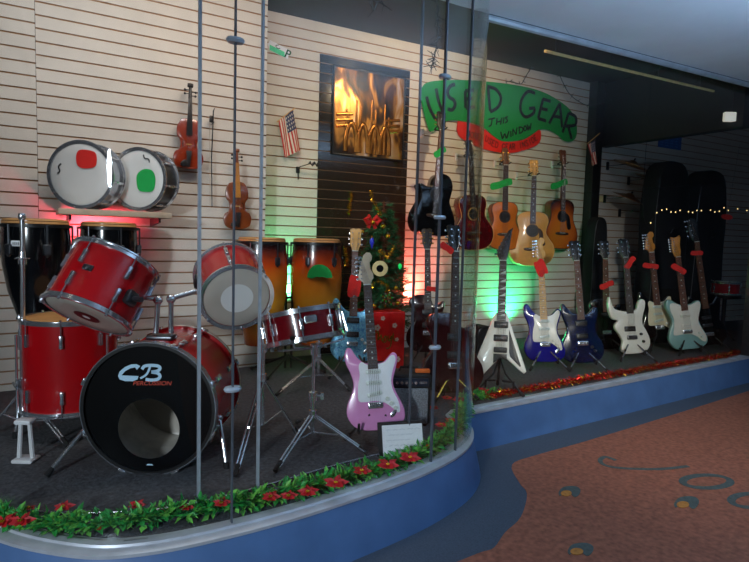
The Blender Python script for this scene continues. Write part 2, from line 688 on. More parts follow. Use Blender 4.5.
struct(mb.build('trim_4', M['fascia'], ang=0))
mb = MB()
mb.tube([(x, 2.41, zs_of(x) - 0.02) for x in (2.15, 5.5, 9.7)], 0.02, 8)
struct(mb.build('trim_5', M['alu']))
# dark beam under the ceiling, from the back wall to the glass
mb = MB()
mb.box((5.16, 3.19, 2.49), (0.12, 1.4, 0.66))
struct(mb.build('ceiling_beam', M['post'], ang=0))
# black post on the wall between the two bays
mb = MB()
pP = wb(588, 240, 0.03)
mb.box((pP.x - 0.01, pP.y - 0.02, (FLOOR + CEIL) / 2), (0.13, 0.1, CEIL - FLOOR), bev=0.006)
struct(mb.build('trim_6', M['post']))
# ceiling rail
mb = MB()
a, b = at(545, 51, 2.75), at(742, 98, 2.75)
mb.tube([a, b], 0.011, 8)
o = tag(mb.build('ceiling_rail', pm('rail_reflection', 'f0d08c', 0.4, metal=0.1)), 'long thin rail with painted warm reflection hung under the dark ceiling at right', 'rail')  # warm reflection put into the rail's pale gold colour
for k in range(5):
    p = a.lerp(b, 0.04 + k * 0.23)
    MB().tube([p, (p.x, p.y, CEIL)], 0.003, 6).build('hanger_rod', M['dsteel'], o)

# --- end frame on the right
mb = MB()
mb.box((5.42, 2.47, 1.34), (0.05, 0.06, 2.3))
struct(mb.build('trim_7', M['dsteel']))
mb = MB()
mb.box((9.6, 3.2, 1.49), (0.06, 1.8, 2.62))
struct(mb.build('wall_end', M['post'], ang=0))


# --- glass
def pane(name, pts, z0=0.19, z1=2.5, th=0.008, mat='glass'):
    mb = MB()
    A = offs2(pts, 0)
    B = offs2(pts, th)
    n = len(pts)
    vs = []
    for q in (A, B):
        for z in (z0, z1):
            vs += [(p[0], p[1], z) for p in q]
    fs = []
    for i in range(n - 1):
        fs += [(i, i + 1, n + i + 1, n + i), (2 * n + i + 1, 2 * n + i, 3 * n + i, 3 * n + i + 1), (n + i, n + i + 1, 3 * n + i + 1, 3 * n + i), (i + 1, i, 2 * n + i, 2 * n + i + 1)]
    fs += [(0, n, 3 * n, 2 * n), (n - 1, 2 * n - 1 + 2 * n, 0, 0)][:1]
    fs += [(n - 1, 3 * n - 1, 4 * n - 1, 2 * n - 1)]
    mb.add(vs, fs)
    return struct(mb.build(name, M[mat], ang=40))


def offs2(pl, d):
    return offs(pl, d)


gl = []
for _i, _p in enumerate(path[:-4]):                 # the glass nears the outer edge toward the rounded corner
    _k = min(1, max(0, (_p[0] - 1.25) / 0.6))
    gl.append(offs(path, 0.052 - 0.045 * _k)[_i])


def split(pl, xs):
    """indices of the points nearest the given x on the front of the bay"""
    return [min((i for i in range(len(pl)) if pl[i][1] < 2.3), key=lambda i: abs(pl[i][0] - x)) for x in xs]


j1 = fl(231, 522)
j2 = fl(426, 461)


def put(pl, x):             # set a joint into the glass line at x on the front of the bay
    for i in range(len(pl) - 1):
        if pl[i][1] < 2.2 and pl[i][0] <= x < pl[i + 1][0]:
            u = (x - pl[i][0]) / (pl[i + 1][0] - pl[i][0])
            pl.insert(i + 1, (x, pl[i][1] + (pl[i + 1][1] - pl[i][1]) * u))
            return i + 1


i1 = put(gl, j1.x - 0.005)
i2 = put(gl, j2.x)
pane('window_1', gl[:i1 + 1])
pane('window_2', gl[i1:i2 + 1])
pane('window_3', gl[i2:], mat='cglass')
gr = offs(path[-4:], 0.048)
pane('window_4', gr, z1=2.46)


# butt joints with round clips
def joint(name, p, wdt, mat, clips=(), z1=2.5, dz=0.19):
    mb = MB()
    mb.box((p[0], p[1], (dz + z1) / 2), (wdt, 0.014, z1 - dz))
    o = struct(mb.build(name, M[mat], ang=0))
    for z in clips:
        c = MB()
        c.lathe([(0.001, -0.02), (0.022, -0.018), (0.026, 0), (0.022, 0.018), (0.001, 0.02)], 16, T=TL(p[0], p[1], z) @ Matrix.Diagonal((1.15, 0.8, 0.42, 1)))
        inst('glass_clip', c.mesh('glass_clip', M['frost']), o)
    return o


g1, g2 = gl[i1], gl[i2]
joint('trim_8', g1, 0.0045, 'strip2', (at(233, 40, g1[1]).z, at(232, 160, g1[1]).z * 0 + at(232, 389, g1[1]).z))
joint('trim_9', g2, 0.006, 'strip2', (at(437, 75, g2[1]).z, at(433, 217, g2[1]).z, at(428, 348, g2[1]).z))
for nm, (x, y), w in (('trim_10', (198.5, 503), 0.010), ('trim_11', (257.5, 490), 0.0085), ('trim_12', (408, 453), 0.006)):
    p = fl(x, y)
    joint(nm, p, w, 'strip' if w > 0.008 else 'strip2', dz=FLOOR, z1=2.55)
for nm, x in (('trim_13', 1.62),):
    i = split(gl, (x,))[0]
    joint(nm, gl[i], 0.004, 'strip2')

# --- ground outside
mb = MB()
mb.box((4, 0.8, GROUND - 0.05), (22, 8.0, 0.1))
gnd = struct(mb.build('ground', M['groundb'], ang=0))
bound = [(400, 585), (455, 563), (480, 553), (494, 548), (505, 533), (521, 517), (527, 494), (519.5, 483), (512, 465), (534, 456), (584, 442), (660, 419), (749, 391)]
pts = [fl(x, y, GROUND) for x, y in bound]
pts += [V((8.5, 2.05, 0)), V((8.5, -3, 0)), V((0.2, -3, 0)), V((0.6, 1.0, 0))]
ol = cr([(p.x, p.y) for p in pts[:13]], 4, closed=False) + [(p.x, p.y) for p in pts[13:]]


def flat(mb, ol, h):
    # thin terrazzo field flush on the ground
    T = Matrix(((1, 0, 0, 0), (0, 0, 1, 0), (0, -1, 0, GROUND), (0, 0, 0, 1)))
    mb.prism(ol, -h, 0.0, T=T)
    return mb


flat(MB(), ol, 0.002).build('terrazzo_field', M['groundp'], gnd, ang=0)


def inlay(ol, h, m):
    flat(MB(), ol, h).build('inlay', M[m], gnd, ang=0)


def gcirc(cx, cy, rx, ry, n=24, a0=0, a1=2 * PI):
    return [tuple(fl(cx + rx * math.cos(a0 + (a1 - a0) * k / n), cy + ry * math.sin(a0 + (a1 - a0) * k / n), GROUND)[:2]) for k in range(n)]


def gband(pxs, w, h=0.0035, closed=False):
    mb = MB()
    T = Matrix(((1, 0, 0, 0), (0, 0, 1, 0), (0, -1, 0, GROUND), (0, 0, 0, 1)))
    T = Matrix(((1, 0, 0, 0), (0, 0, 1, 0), (0, 1, 0, GROUND), (0, 0, 0, 1)))
    mb.ribbon(pxs, w, 0, h, T=T, closed=closed)
    mb.build('inlay', M['inblue'], gnd, ang=0)


gband(cr([tuple(fl(480 + x / 2.784, 440 + y / 2.784, GROUND)[:2]) for x, y in ((378, 58), (350, 48), (334, 58), (350, 72), (400, 80), (500, 82), (580, 74))], 5, closed=False), 0.025)
gband(gcirc(706.5, 482, 24, 6.5), 0.036, closed=True)
gband(gcirc(752, 501, 21, 7), 0.034, closed=True)
for cx, cy, s in ((569, 492, 11), (686, 503, 12.5), (580, 550, 13)):
    o1 = [tuple(fl(cx + x * s, cy + y * s, GROUND)[:2]) for x, y in ((-0.95, 0.1), (-0.6, -0.35), (0.1, -0.5), (0.75, -0.42), (1.05, -0.1), (0.85, 0.35), (0.5, 0.5), (0.1, 0.2), (-0.4, 0.1), (-0.8, 0.4))]
    inlay(cr(o1, 4), 0.0035, 'inblue')
    inlay(gcirc(cx - 0.25 * s, cy + 0.18 * s, s * 0.5, s * 0.26), 0.0045, 'inyel')
# ================================================================== DRUMS
def camvec(a, b, c):
    return (RT * a + UP * b + FW * c).normalized()


def lug_mesh(r, z0, z1, zh, w=0.018):
    """small casing on the shell between z0 and z1 with its rod reaching the hoop at zh; at angle 0 (+x)"""
    mb = MB()
    zc = (z0 + z1) / 2
    mb.prism(cr([(-w / 2, z0), (w / 2, z0), (w / 2 * 0.8, zc), (w / 2, z1), (-w / 2, z1), (-w / 2 * 0.8, zc)], 2), -0.016, 0.004, 0.004, T=TL(r, 0, 0) @ RZ(PI / 2))
    mb.tube([(r + 0.011, 0, zc), (r + 0.011, 0, zh)], 0.0032, 6)
    mb.tube([(r + 0.011, 0, zh - 0.004 if zh > zc else zh + 0.004), (r + 0.011, 0, zh + (0.008 if zh > zc else -0.008))], 0.006, 6)
    return mb


def head_mb(r, dish=0.002):
    return MB().lathe([(0.0005, dish), (r * 0.6, dish * 0.7), (r * 0.95, 0.001), (r, -0.004)], 40)


def drum(name, label, T, r, h, shell, n=6, top='head', bot='head', hoop='chrome', ph=0.0, group=None, long_lug=False, hoops=(True, True), cat='drum', topcol=0.006):
    t = thing(name, label, cat, T, group)
    mb = MB().lathe([(r - 0.007, 0.004), (r, 0.004), (r, h - 0.004), (r - 0.007, h - 0.004), (r - 0.007, 0.004)], 48)
    mb.build('shell', M[shell], t)
    hm = MB().ring(r - 0.002, r + 0.011, -0.003, 0.018, 48).ring(r - 0.002, r + 0.017, 0.012, 0.017, 48)
    hmesh = hm.mesh('hoop', M[hoop], 30)
    inst('hoop', hmesh, t, TL(0, 0, h - 0.014))
    inst('hoop', hmesh, t, Matrix.Rotation(PI, 4, 'X') @ TL(0, 0, -0.014))
    inst('top_head', head_mb(r - 0.003).mesh('top_head', M[top]), t, TL(0, 0, h + 0.001))
    inst('bottom_head', head_mb(r - 0.003).mesh('bottom_head', M[bot]), t, RX(PI) @ TL(0, 0, 0.001))
    if long_lug:
        me = lug_mesh(r, h * 0.32, h * 0.68, h + 0.004)
        me.tube([(r + 0.011, 0, h / 2), (r + 0.011, 0, -0.01)], 0.0032, 6)
        ms = [(me.mesh('lug', M['chrome']), 0)]
    else:
        k = min(0.06, h * 0.2)
        ms = [(lug_mesh(r, h - k - 0.055, h - k, h + 0.004).mesh('lug', M['steel']), 0.0), (lug_mesh(r, k, k + 0.055, -0.004).mesh('lug', M['steel']), 0.0)]
    for m, d in ms:
        for i in range(n):
            inst('lug', m, t, RZ(ph + d + 2 * PI * i / n))
    return t


# --- bass drum: local z runs from the front head to the back
bP = at(149, 408.5, 2.33)
bax = V((math.sin(math.radians(31)), math.cos(math.radians(31)), 0))
bT = frame(bP, bax, (0, 0, -1))         # local y up
bd = thing('bass_drum', 'red bass drum with black front head, white CB letters and a round port hole', 'drum', bT)
R_, H_ = 0.258, 0.40
MB().lathe([(R_ - 0.006, 0.0), (R_, 0.0), (R_, H_), (R_ - 0.006, H_)], 64).lathe([(R_ - 0.006, H_), (R_ - 0.006, 0.0)], 64, mi=1).build('shell', [M['red'], pm('bare_shell', 'd8d4cc', 0.6)], bd)
mb = MB()
hc = (0.0, -0.082)
N = 64
vs = []
for k in range(N):
    w = 2 * PI * k / N
    vs.append((hc[0] + 0.123 * math.cos(w), hc[1] + 0.123 * math.sin(w), -0.004))
for k in range(N):
    w = 2 * PI * k / N
    d = (math.cos(w), math.sin(w))          # outward from the hole centre to the rim
    bq = hc[0] * d[0] + hc[1] * d[1]
    cq = hc[0] ** 2 + hc[1] ** 2 - (R_ - 0.002) ** 2
    tt = -bq + math.sqrt(bq * bq - cq)
    vs.append((hc[0] + d[0] * tt, hc[1] + d[1] * tt, 0.0))
vs += [(x, y, z + 0.002) for x, y, z in vs]
fs = []
for k in range(N):
    l = (k + 1) % N
    fs += [(k, N + k, N + l, l)[::-1], (2 * N + k, 3 * N + k, 3 * N + l, 2 * N + l), (k, l, 2 * N + l, 2 * N + k)]
mb.add(vs, fs)
fh = mb.build('front_head', M['bhead'], bd)
inst('back_head', head_mb(R_ - 0.003).mesh('back_head', M['clear']), bd, TL(0, 0, H_))
hm = MB().ring(R_ - 0.003, R_ + 0.010, -0.014, 0.024, 64).ring(R_ + 0.0095, R_ + 0.013, -0.0145, 0.022, 64, mi=1)
inst('hoop', hm.mesh('hoop', [M['black'], M['steel']], 30), bd)
hm = MB().ring(R_ - 0.004, R_ + 0.014, -0.012, 0.026, 64).ring(R_ + 0.0145, R_ + 0.0155, 0.0, 0.007, 64, mi=1).ring(R_ + 0.0145, R_ + 0.0155, 0.012, 0.018, 64, mi=1)
inst('hoop', hm.mesh('hoop', [M['red'], M['white']], 30), bd, TL(0, 0, H_ - 0.014))
# lettering on the head (x to the viewer's right, z up)
FT = Matrix(((-1, 0, 0, 0), (0, 0, 1, 0), (0, 1, 0, -0.0045), (0, 0, 0, 1)))
if (bT.to_3x3() @ V((1, 0, 0))).dot(RT) > 0:
    FT = Matrix(((1, 0, 0, 0), (0, 0, 1, 0), (0, 1, 0, -0.0045), (0, 0, 0, 1)))


def lg(px):                               # 9.36 : 1 tracing of the printed logo
    return [((105 + x / 9.36 - 149) / 256, (406 - 345 - y / 9.36) / 256) for x, y in px]


mb = MB()
mb.prism(lg([(300, 140), (335, 158), (303, 195), (287, 172), (240, 182), (190, 212), (158, 252), (318, 255), (308, 287), (265, 306), (190, 307), (140, 292), (124, 258), (140, 215), (190, 170), (250, 143)]), -0.0008, 0.0)
for w, pl in ((0.0085, [(428, 160), (412, 205), (385, 245), (335, 276)]), (0.0125, [(352, 188), (375, 158), (430, 148), (500, 152), (522, 172), (500, 200), (440, 212)]), (0.0125, [(440, 212), (500, 222), (522, 250), (500, 280), (440, 290), (385, 284)])):
    mb.ribbon(cr(lg(pl), 5, closed=False), w, -0.0009, 0.0)
inst('logo_lettering', mb.mesh('logo_lettering', M['logo'], 0), bd, FT, label='white brush style letters CB')
tm = text_mb('PERCUSSION', 0.155, 0.0165, shear=0.25)
inst('logo_lettering', tm.mesh('logo_lettering', M['lored'], 0), bd, FT @ TL(lg([(265, 345)])[0][0], 0, lg([(265, 345)])[0][1]) @ RY(-math.radians(1.5)), label='small red word PERCUSSION')
mb = MB().prism([(-0.014, 0), (0.014, 0), (0.009, 0.006), (-0.009, 0.006)], -0.0008, 0)
inst('head_badge', mb.mesh('head_badge', M['logo'], 0), bd, FT @ TL(0.004, 0, -0.232))
cl = lug_mesh(R_, 0.075, 0.135, 0.0, 0.024)
cl.box((R_ + 0.017, 0, -0.004), (0.012, 0.03, 0.03), bev=0.004)
clm = cl.mesh('lug', M['chrome'])
cl2 = lug_mesh(R_, H_ - 0.135, H_ - 0.075, H_, 0.024)
cl2.box((R_ + 0.017, 0, H_ - 0.006), (0.012, 0.03, 0.03), bev=0.004)
clm2 = cl2.mesh('lug', M['chrome'])
for i in range(8):
    inst('lug', clm, bd, RZ(PI / 8 + i * PI / 4))
    inst('lug', clm2, bd, RZ(PI / 8 + i * PI / 4))
bTi = bT.inverted()


def spur(a, b):                          # chrome leg with rubber tip, given in world points
    a, b = bTi @ a, bTi @ b
    d = (b - a).normalized()
    o = MB().tube([a, a.lerp(b, 0.45), a.lerp(b, 0.9)], [0.007, 0.0095, 0.0085], 10).ball(tuple(a), 0.014, 10).build('spur', M['chrome'], bd)
    MB().tube([b - d * 0.035, b], [0.011, 0.013], 10).build('rubber_tip', M['rubber'], o)


f1 = fl(46, 476, FLOOR + 0.006)
spur(bT @ V((-0.253, -0.06, 0.10)) if (bT @ V((-0.25, 0, 0.1))).x < bP.x else bT @ V((0.253, -0.06, 0.10)), f1)
f2 = fl(203, 446, FLOOR + 0.006)
sgn = -1 if (bT @ V((-0.25, 0, 0.1))).x < bP.x else 1
spur(bT @ V((-sgn * 0.25, -0.07, 0.12)), bT @ V((-sgn * 0.30, -0.2715, 0.05)))
# tom holder on the shell
base = bTi @ at(165, 331, 2.50)
mb = MB().box((0, 0, 0), (0.11, 0.075, 0.018), bev=0.005)
inst('holder_plate', mb.mesh('holder_plate', M['dsteel']), bd, TL(0.0, R_ + 0.006, 0.14) @ RX(PI / 2))
for (x0, y0), (x1, y1), sgn2 in (((156, 331), (158, 300), -1), ((171, 331), (171, 299), 1)):
    a, b = bTi @ at(x0, y0 + 2, 2.46), bTi @ at(x1, y1, 2.46)
    MB().tube([a, a.lerp(b, 0.2), a.lerp(b, 0.8), b], [0.013, 0.0105, 0.0105, 0.013], 12).build('holder_post', M['chrome'], bd)
    MB().ball(tuple(b), 0.020, 14).build('ball_clamp', M['chrome'], bd)
a, b = bTi @ at(172, 298, 2.46), bTi @ at(196, 291, 2.47)
MB().tube([a, b], 0.0115, 12).build('tom_arm', M['chrome'], bd)
a, b = bTi @ at(157, 299, 2.46), bTi @ at(139, 297, 2.50)
MB().tube([a, b], 0.0105, 12).build('tom_arm', M['chrome'], bd)

# --- rack toms
ax1 = camvec(0.26, 0.86, 0.44)
P = at(87, 316, 2.52)
T1 = frame(P, ax1, -FW)
t1 = drum('rack_tom', 'red rack tom tilted up to the right, with dark oval mark on its bottom head', T1, 0.168, 0.262, 'red', 6, bot='clear', ph=0.25)
o = MB().lathe([(0.0005, 0), (0.052, 0)], 28).build('head_badge', pm('badge_red', '5a0c12', 0.5), t1)
o.matrix_local = TL(0.0, 0, -0.0045)
o = MB().lathe([(0.0005, 0), (0.016, 0)], 20).build('head_badge', M['head'], t1)
o.matrix_local = TL(0.0, 0, -0.0055)
for aa, zz in ((-PI / 2 - 0.05, 0.14),):
    MB().box((0.170, 0, zz), (0.012, 0.04, 0.025), bev=0.004).ball((0.178, 0, zz - 0.008), 0.009, 8).build('shell_badge', M['dsteel'], t1).matrix_local = RZ(aa)
o = MB().box((0.178, 0, 0.10), (0.03, 0.055, 0.06), bev=0.008).tube([(0.19, 0, 0.10), (0.235, 0, 0.10)], 0.011, 10).build('mount_bracket', M['dsteel'], t1)
o.matrix_local = RZ(-0.45)
ax2 = camvec(-0.36, 0.46, 0.80)
P = at(237, 298, 2.44)
T2 = frame(P, ax2, -UP)
t2 = drum('rack_tom', 'red rack tom whose clear bottom head with a white dot faces the window', T2, 0.150, 0.235, 'red', 6, bot='clear', ph=0.3)
o = MB().lathe([(0.0005, 0), (0.072, 0)], 32).build('head_dot', M['head'], t2)
o.matrix_local = TL(0.0, 0, -0.0045)
o = MB().box((0.160, 0, 0.11), (0.03, 0.055, 0.06), bev=0.008).build('mount_bracket', M['dsteel'], t2)
dl = T2.inverted() @ at(192, 290, 2.47)
o.matrix_local = RZ(math.atan2(dl.y, dl.x))

# --- floor tom
P = at(72, 404, 3.03)
T3 = frame(P, (0, 0, 1), (0, -1, 0)) @ RZ(0.35)
t3 = drum('floor_tom', 'large red floor tom standing behind the bass drum on chrome legs', T3, 0.205, 0.43, 'red', 8, top='tan', bot='clear', ph=0.2)
zf = FLOOR - P.z
for k in range(3):
    a = -1.45 + k * 2 * PI / 3 - 0.35 + 0.55
    l = MB().tube([(0.225, 0, 0.36), (0.225, 0, -0.02), (0.235, 0, zf + 0.02)], 0.0055, 8).build('leg', M['chrome'], t3)
    l.matrix_local = RZ(a)
    MB().lathe([(0.001, zf), (0.013, zf), (0.012, zf + 0.03), (0.001, zf + 0.032)], 12, T=TL(0.235, 0, 0)).build('rubber_foot', M['rubber'], l)
    MB().box((0.216, 0, 0.13), (0.03, 0.04, 0.05), bev=0.006).tube([(0.235, -0.04, 0.13), (0.235, 0.04, 0.13)], 0.006, 8).build('leg_bracket', M['steel'], l)

# --- snare drum on its stand
P = at(305, 341, 2.3)
T4 = frame(P, camvec(-0.18, 0.98, 0.10), -FW)
t4 = drum('snare_drum', 'dark red sparkle snare drum on a chrome tripod stand', T4, 0.172, 0.135, 'dred', 8, bot='clear', ph=0.12, long_lug=True)
MB().box((0.178, 0, 0.085), (0.02, 0.055, 0.032), bev=0.005).build('strainer', M['steel'], t4).matrix_local = RZ(-1.22)
MB().box((0.18, 0, 0.07), (0.02, 0.03, 0.085), bev=0.005).tube([(0.19, 0, 0.1), (0.2, 0, 0.01)], 0.006, 6).build('butt_plate', M['steel'], t4).matrix_local = RZ(-0.12)


def tripod(name, label, ctr, pole, feet, hub_z, mat='chrome', spread_z=None, cat='stand', top=None, group=None, rp=0.011, brace=True):
    """ctr: floor point under the pole; feet: floor points; pole: list of world points upward"""
    t = thing(name, label, cat, TL(*ctr), group)
    c = V(ctr)
    low = V((c.x, c.y, FLOOR + 0.07))
    MB().tube([low - c, pole[0] - c], rp, 10).tube([pole[0] - c] + [p - c for p in pole[1:]], rp * 0.72, 10).build('pole', M[mat], t)
    MB().lathe([(0.001, -0.022), (0.02, -0.02), (0.021, 0.018), (0.001, 0.022)], 14).build('height_clamp', M[mat], t).matrix_local = TL(*(pole[0] - c))
    MB().tube([(0, 0, 0), (0.045, 0, 0)], 0.005, 6).prism([(0.035, -0.016), (0.05, -0.016), (0.05, 0.016), (0.035, 0.016)], -0.003, 0.003).build('wing_screw', M[mat], t).matrix_local = TL(*(pole[0] - c)) @ RZ(-0.6)
    hub = V((c.x, c.y, hub_z))
    MB().lathe([(0.001, -0.02), (0.018, -0.018), (0.018, 0.018), (0.001, 0.02)], 14).build('hub', M[mat], t).matrix_local = TL(*(hub - c))
    for f in feet:
        f = V((f.x, f.y, FLOOR + 0.012))
        d = (f - hub)
        s = V((-d.y, d.x, 0)).normalized() * 0.009
        mb = MB()
        for q in (s, -s):
            mb.tube([hub - c + q, f - c - d * 0.06 + q * 0.8], 0.0048, 6)
        if brace:
            mb.tube([low - c, hub.lerp(f, 0.55) - c], 0.0042, 6)
        l = mb.build('leg', M[mat], t)
        MB().tube([f - c - d.normalized() * 0.05, f - c], [0.012, 0.011], 8).build('rubber_foot', M['rubber'], l)
    return t, c


sc_ = fl(312, 447)
pt = [V((sc_.x, sc_.y, 0.42)), V((sc_.x, sc_.y, 0.64))]
ss, c = tripod('snare_stand', 'chrome snare stand with spread tripod legs under the dark red snare drum', sc_, pt, [fl(275, 474), fl(368, 456), fl(297, 424)], 0.335)
bz = T4 @ V((0, 0, -0.03))
MB().lathe([(0.001, -0.03), (0.016, -0.028), (0.016, 0.02), (0.001, 0.022)], 12).build('basket_clamp', M['chrome'], ss).matrix_local = TL(*(pt[1] - c))
for k in range(3):
    a = 0.4 + k * 2 * PI / 3
    e = T4 @ V((0.185 * math.cos(a), 0.185 * math.sin(a), -0.022))
    e2 = T4 @ V((0.192 * math.cos(a), 0.192 * math.sin(a), 0.018))
    ar = MB().tube([pt[1] - c, e - c, e2 - c], 0.0055, 8).build('basket_arm', M['steel'], ss)
    MB().ball(tuple(e2 - c), 0.011, 8).build('rubber_grip', M['rubber'], ar)

# --- more chrome hardware behind
p = fl(262, 440)
tripod('cymbal_stand', 'empty chrome cymbal stand between the bass drum and the snare stand', p, [V((p.x, p.y, 0.62)), V((p.x - 0.02, p.y + 0.02, 0.86))], [fl(235, 479), fl(299, 439), fl(249, 421)], 0.48)
p = fl(318, 386)
tripod('cymbal_stand', 'low chrome cymbal stand behind the snare drum with one leg toward the pink guitar', p, [V((p.x, p.y, 0.45)), V((p.x, p.y, 0.62))], [fl(350, 392), fl(276, 397), fl(318, 372)], 0.36)
# hi-hat stand far left
p = fl(24, 436)
hp = at(23, 385, p.y)
top = at(22, 216, p.y)
hh, c = tripod('hi_hat_stand', 'tall chrome hi-hat stand without cymbals at the left end', p, [at(23, 345, p.y), at(22.5, 232, p.y), top], [fl(-14, 437), fl(68, 449), fl(20, 419)], hp.z - 0.02, rp=0.014)
MB().lathe([(0.001, -0.014), (0.014, -0.012), (0.017, 0.0), (0.014, 0.016), (0.001, 0.018)], 14).build('rod_nut', M['chrome'], hh).matrix_local = TL(*(at(22, 217, p.y) - c))
MB().lathe([(0.006, -0.03), (0.017, -0.028), (0.017, -0.008), (0.03, -0.004), (0.03, 0.0), (0.014, 0.004), (0.012, 0.028), (0.006, 0.03)], 16).build('clutch', M['chrome'], hh).matrix_local = TL(*(at(22.5, 258, p.y) - c))
MB().lathe([(0.012, -0.03), (0.023, -0.028), (0.023, 0.028), (0.012, 0.03)], 14).tube([(0, 0, 0), (0.06, -0.01, 0.0)], 0.006, 6).build('height_clamp', M['chrome'], hh).matrix_local = TL(*(at(23, 341, p.y) - c))
# white frame at its foot
q = fl(26, 461)
pd = thing('foot_stand', 'small white plastic frame standing on the carpet below the hi-hat stand', 'stand', frame((q.x, q.y, FLOOR), (0, 0, 1), -FW))
MB().box((0, 0, 0.008), (0.085, 0.07, 0.016), bev=0.005).build('foot_plate', M['wplast'], pd)
for s in (-1, 1):
    MB().tube([(s * 0.028, 0, 0.012), (s * 0.018, 0.0, 0.165)], [0.0095, 0.0085], 8).build('upright', M['wplast'], pd)
MB().box((0, 0, 0.170), (0.068, 0.05, 0.018), bev=0.005).build('top_plate', M['wplast'], pd)


# --- congas
def conga(label, P, r, h, mat, hoopm, badge=None, group=None, prof=None, nl=6):
    t = thing('conga', label, 'drum', frame((P.x, P.y, P.z - h), (0, 0, 1), (-FW.x, -FW.y, 0)), group)
    pr = [(rr * r, h - zz * h) for rr, zz in prof]
    pr.reverse()
    MB().lathe([(pr[0][0] - 0.012, 0.001)] + pr + [(pr[-1][0] - 0.012, h - 0.004)], 40, capa=True).build('shell', M[mat], t)
    MB().lathe([(0.0005, h + 0.012), (r * 0.7, h + 0.012), (r * 0.94, h + 0.008), (r * 0.985, h - 0.004), (r * 0.99, h - 0.022)], 40).build('drum_skin', M['tan'], t)
    MB().ring(r * 0.985, r + 0.012, h - 0.034, h - 0.018, 40).build('hoop', M[hoopm], t)
    lm = MB()
    lm.box((r * 1.01 + 0.008, 0, h - 0.145), (0.03, 0.034, 0.055), bev=0.006).tube([(r + 0.014, 0, h - 0.14), (r + 0.014, 0, h - 0.02)], 0.005, 8).ball((r + 0.014, 0, h - 0.175), 0.009, 8)
    me = lm.mesh('lug', M['dsteel'])
    for k in range(nl):
        inst('lug', me, t, RZ(0.3 + 2 * PI * k / nl))
    return t


pb = [(0.98, 0.0), (1.0, 0.06), (1.03, 0.18), (1.0, 0.36), (0.86, 0.58), (0.62, 0.78), (0.46, 0.92), (0.47, 1.0)]
ps = [(0.98, 0.0), (1.0, 0.05), (1.06, 0.2), (1.09, 0.36), (1.04, 0.55), (0.92, 0.72), (0.76, 0.88), (0.68, 1.0)]
cB1 = conga('black conga at the far left with a small white badge on its shell', at(36, 221, 3.42), 0.155, 0.62, 'bgloss', 'black', prof=pb)
rr = 0.155 * 1.03
MB().box((0, -rr - 0.002, 0.62 - 0.115), (0.06, 0.008, 0.028), bev=0.002).build('badge', M['paper'], cB1, label='white badge').matrix_local = RZ(0.02)
mb = MB()
for k in range(5):
    mb.box((-0.018 + k * 0.009, -rr - 0.0065, 0.505), (0.004, 0.001, 0.012 + 0.003 * (k % 2)))
mb.build('badge_print', M['dsteel'], cB1).matrix_local = RZ(0.02)
cB2 = conga('black conga behind the tilted red tom, beside the red glow', at(109, 224, 3.6), 0.150, 0.62, 'bgloss', 'black', prof=pb)
cS1 = conga('amber sunburst conga half hidden behind the clear-headed red tom', at(262, 239, 3.66), 0.162, 0.72, 'cburst', 'black', prof=ps)
cS2 = conga('amber sunburst conga with a green paper half circle stuck on it', at(317, 240, 3.62), 0.170, 0.74, 'cburst', 'black', prof=ps)


def conga_stand(label, c1, r1, c2, r2, z):
    mid = (c1 + c2) / 2
    t = thing('conga_stand', label, 'stand', TL(mid.x, mid.y, FLOOR))
    o = V((mid.x, mid.y, FLOOR))
    d = (c2 - c1).normalized()
    up = z + 0.18
    mb = MB()
    for s in (-0.022, 0.022):
        mb.tube([V((d.x * s, d.y * s, 0.03)), V((d.x * s, d.y * s, up - FLOOR))], 0.009, 8)
    mb.tube([V((d.x * -0.08, d.y * -0.08, up - FLOOR - 0.03)), V((d.x * 0.08, d.y * 0.08, up - FLOOR - 0.03))], 0.008, 8)
    mb.build('post', M['black'], t)
    for cc, r in ((c1, r1), (c2, r2)):
        k = V((cc.x - o.x, cc.y - o.y, 0))
        mb = MB()
        mb.tube([k + V((r * math.cos(2 * PI * i / 28), r * math.sin(2 * PI * i / 28), z - FLOOR)) for i in range(28)], 0.008, 8, closed=True)
        e = k.normalized() * (k.length - r)
        mb.tube([V((0, 0, z - FLOOR)), V((e.x, e.y, z - FLOOR))], 0.008, 8)
        mb.build('cradle_ring', M['black'], t)
    for a in range(4):
        w = PI / 4 + a * PI / 2
        l = MB().tube([(0, 0, 0.12), (0.30 * math.cos(w), 0.22 * math.sin(w), 0.012)], 0.009, 8).build('leg', M['black'], t)
        MB().ball((0.30 * math.cos(w), 0.22 * math.sin(w), 0.014), 0.014, 8).build('rubber_foot', M['rubber'], l)
    return t


for a_, b_, ra, rb, lab in ((cB1, cB2, 0.118, 0.115, 'black double conga stand holding the two black congas'), (cS1, cS2, 0.152, 0.16, 'black double conga stand with twin posts between the sunburst congas')):
    c1, c2 = a_.matrix_world.translation, b_.matrix_world.translation
    conga_stand(lab, V((c1.x, c1.y, 0)), ra, V((c2.x, c2.y, 0)), rb, (0.80 if a_ is cB1 else 0.56))
# green paper half disc on the conga
zc = 1.0
q = at(319.5, 273.5, 3.62 - 0.197)
T = frame(q, (0, 0, 1), (-FW.x, -FW.y, 0)) @ RX(0.02)
mb = MB()
ol = [(0.086 * math.cos(PI * k / 16), 0.092 * math.sin(PI * k / 16) - 0.03) for k in range(17)] + [(-0.05, -0.036), (-0.02, -0.022), (0.0, -0.026), (0.02, -0.022), (0.05, -0.03)]
mb.prism(ol, -0.001, 0.001)
vv = []
for p in mb.v:
    vv.append(V((p.x, p.y + p.x * p.x * 2.7, p.z)))
mb.v = vv
o = mb.build('paper_tag', M['grntag'], None)
o.matrix_world = T
tag(o, 'green paper half circle stuck on the right sunburst conga', 'paper')

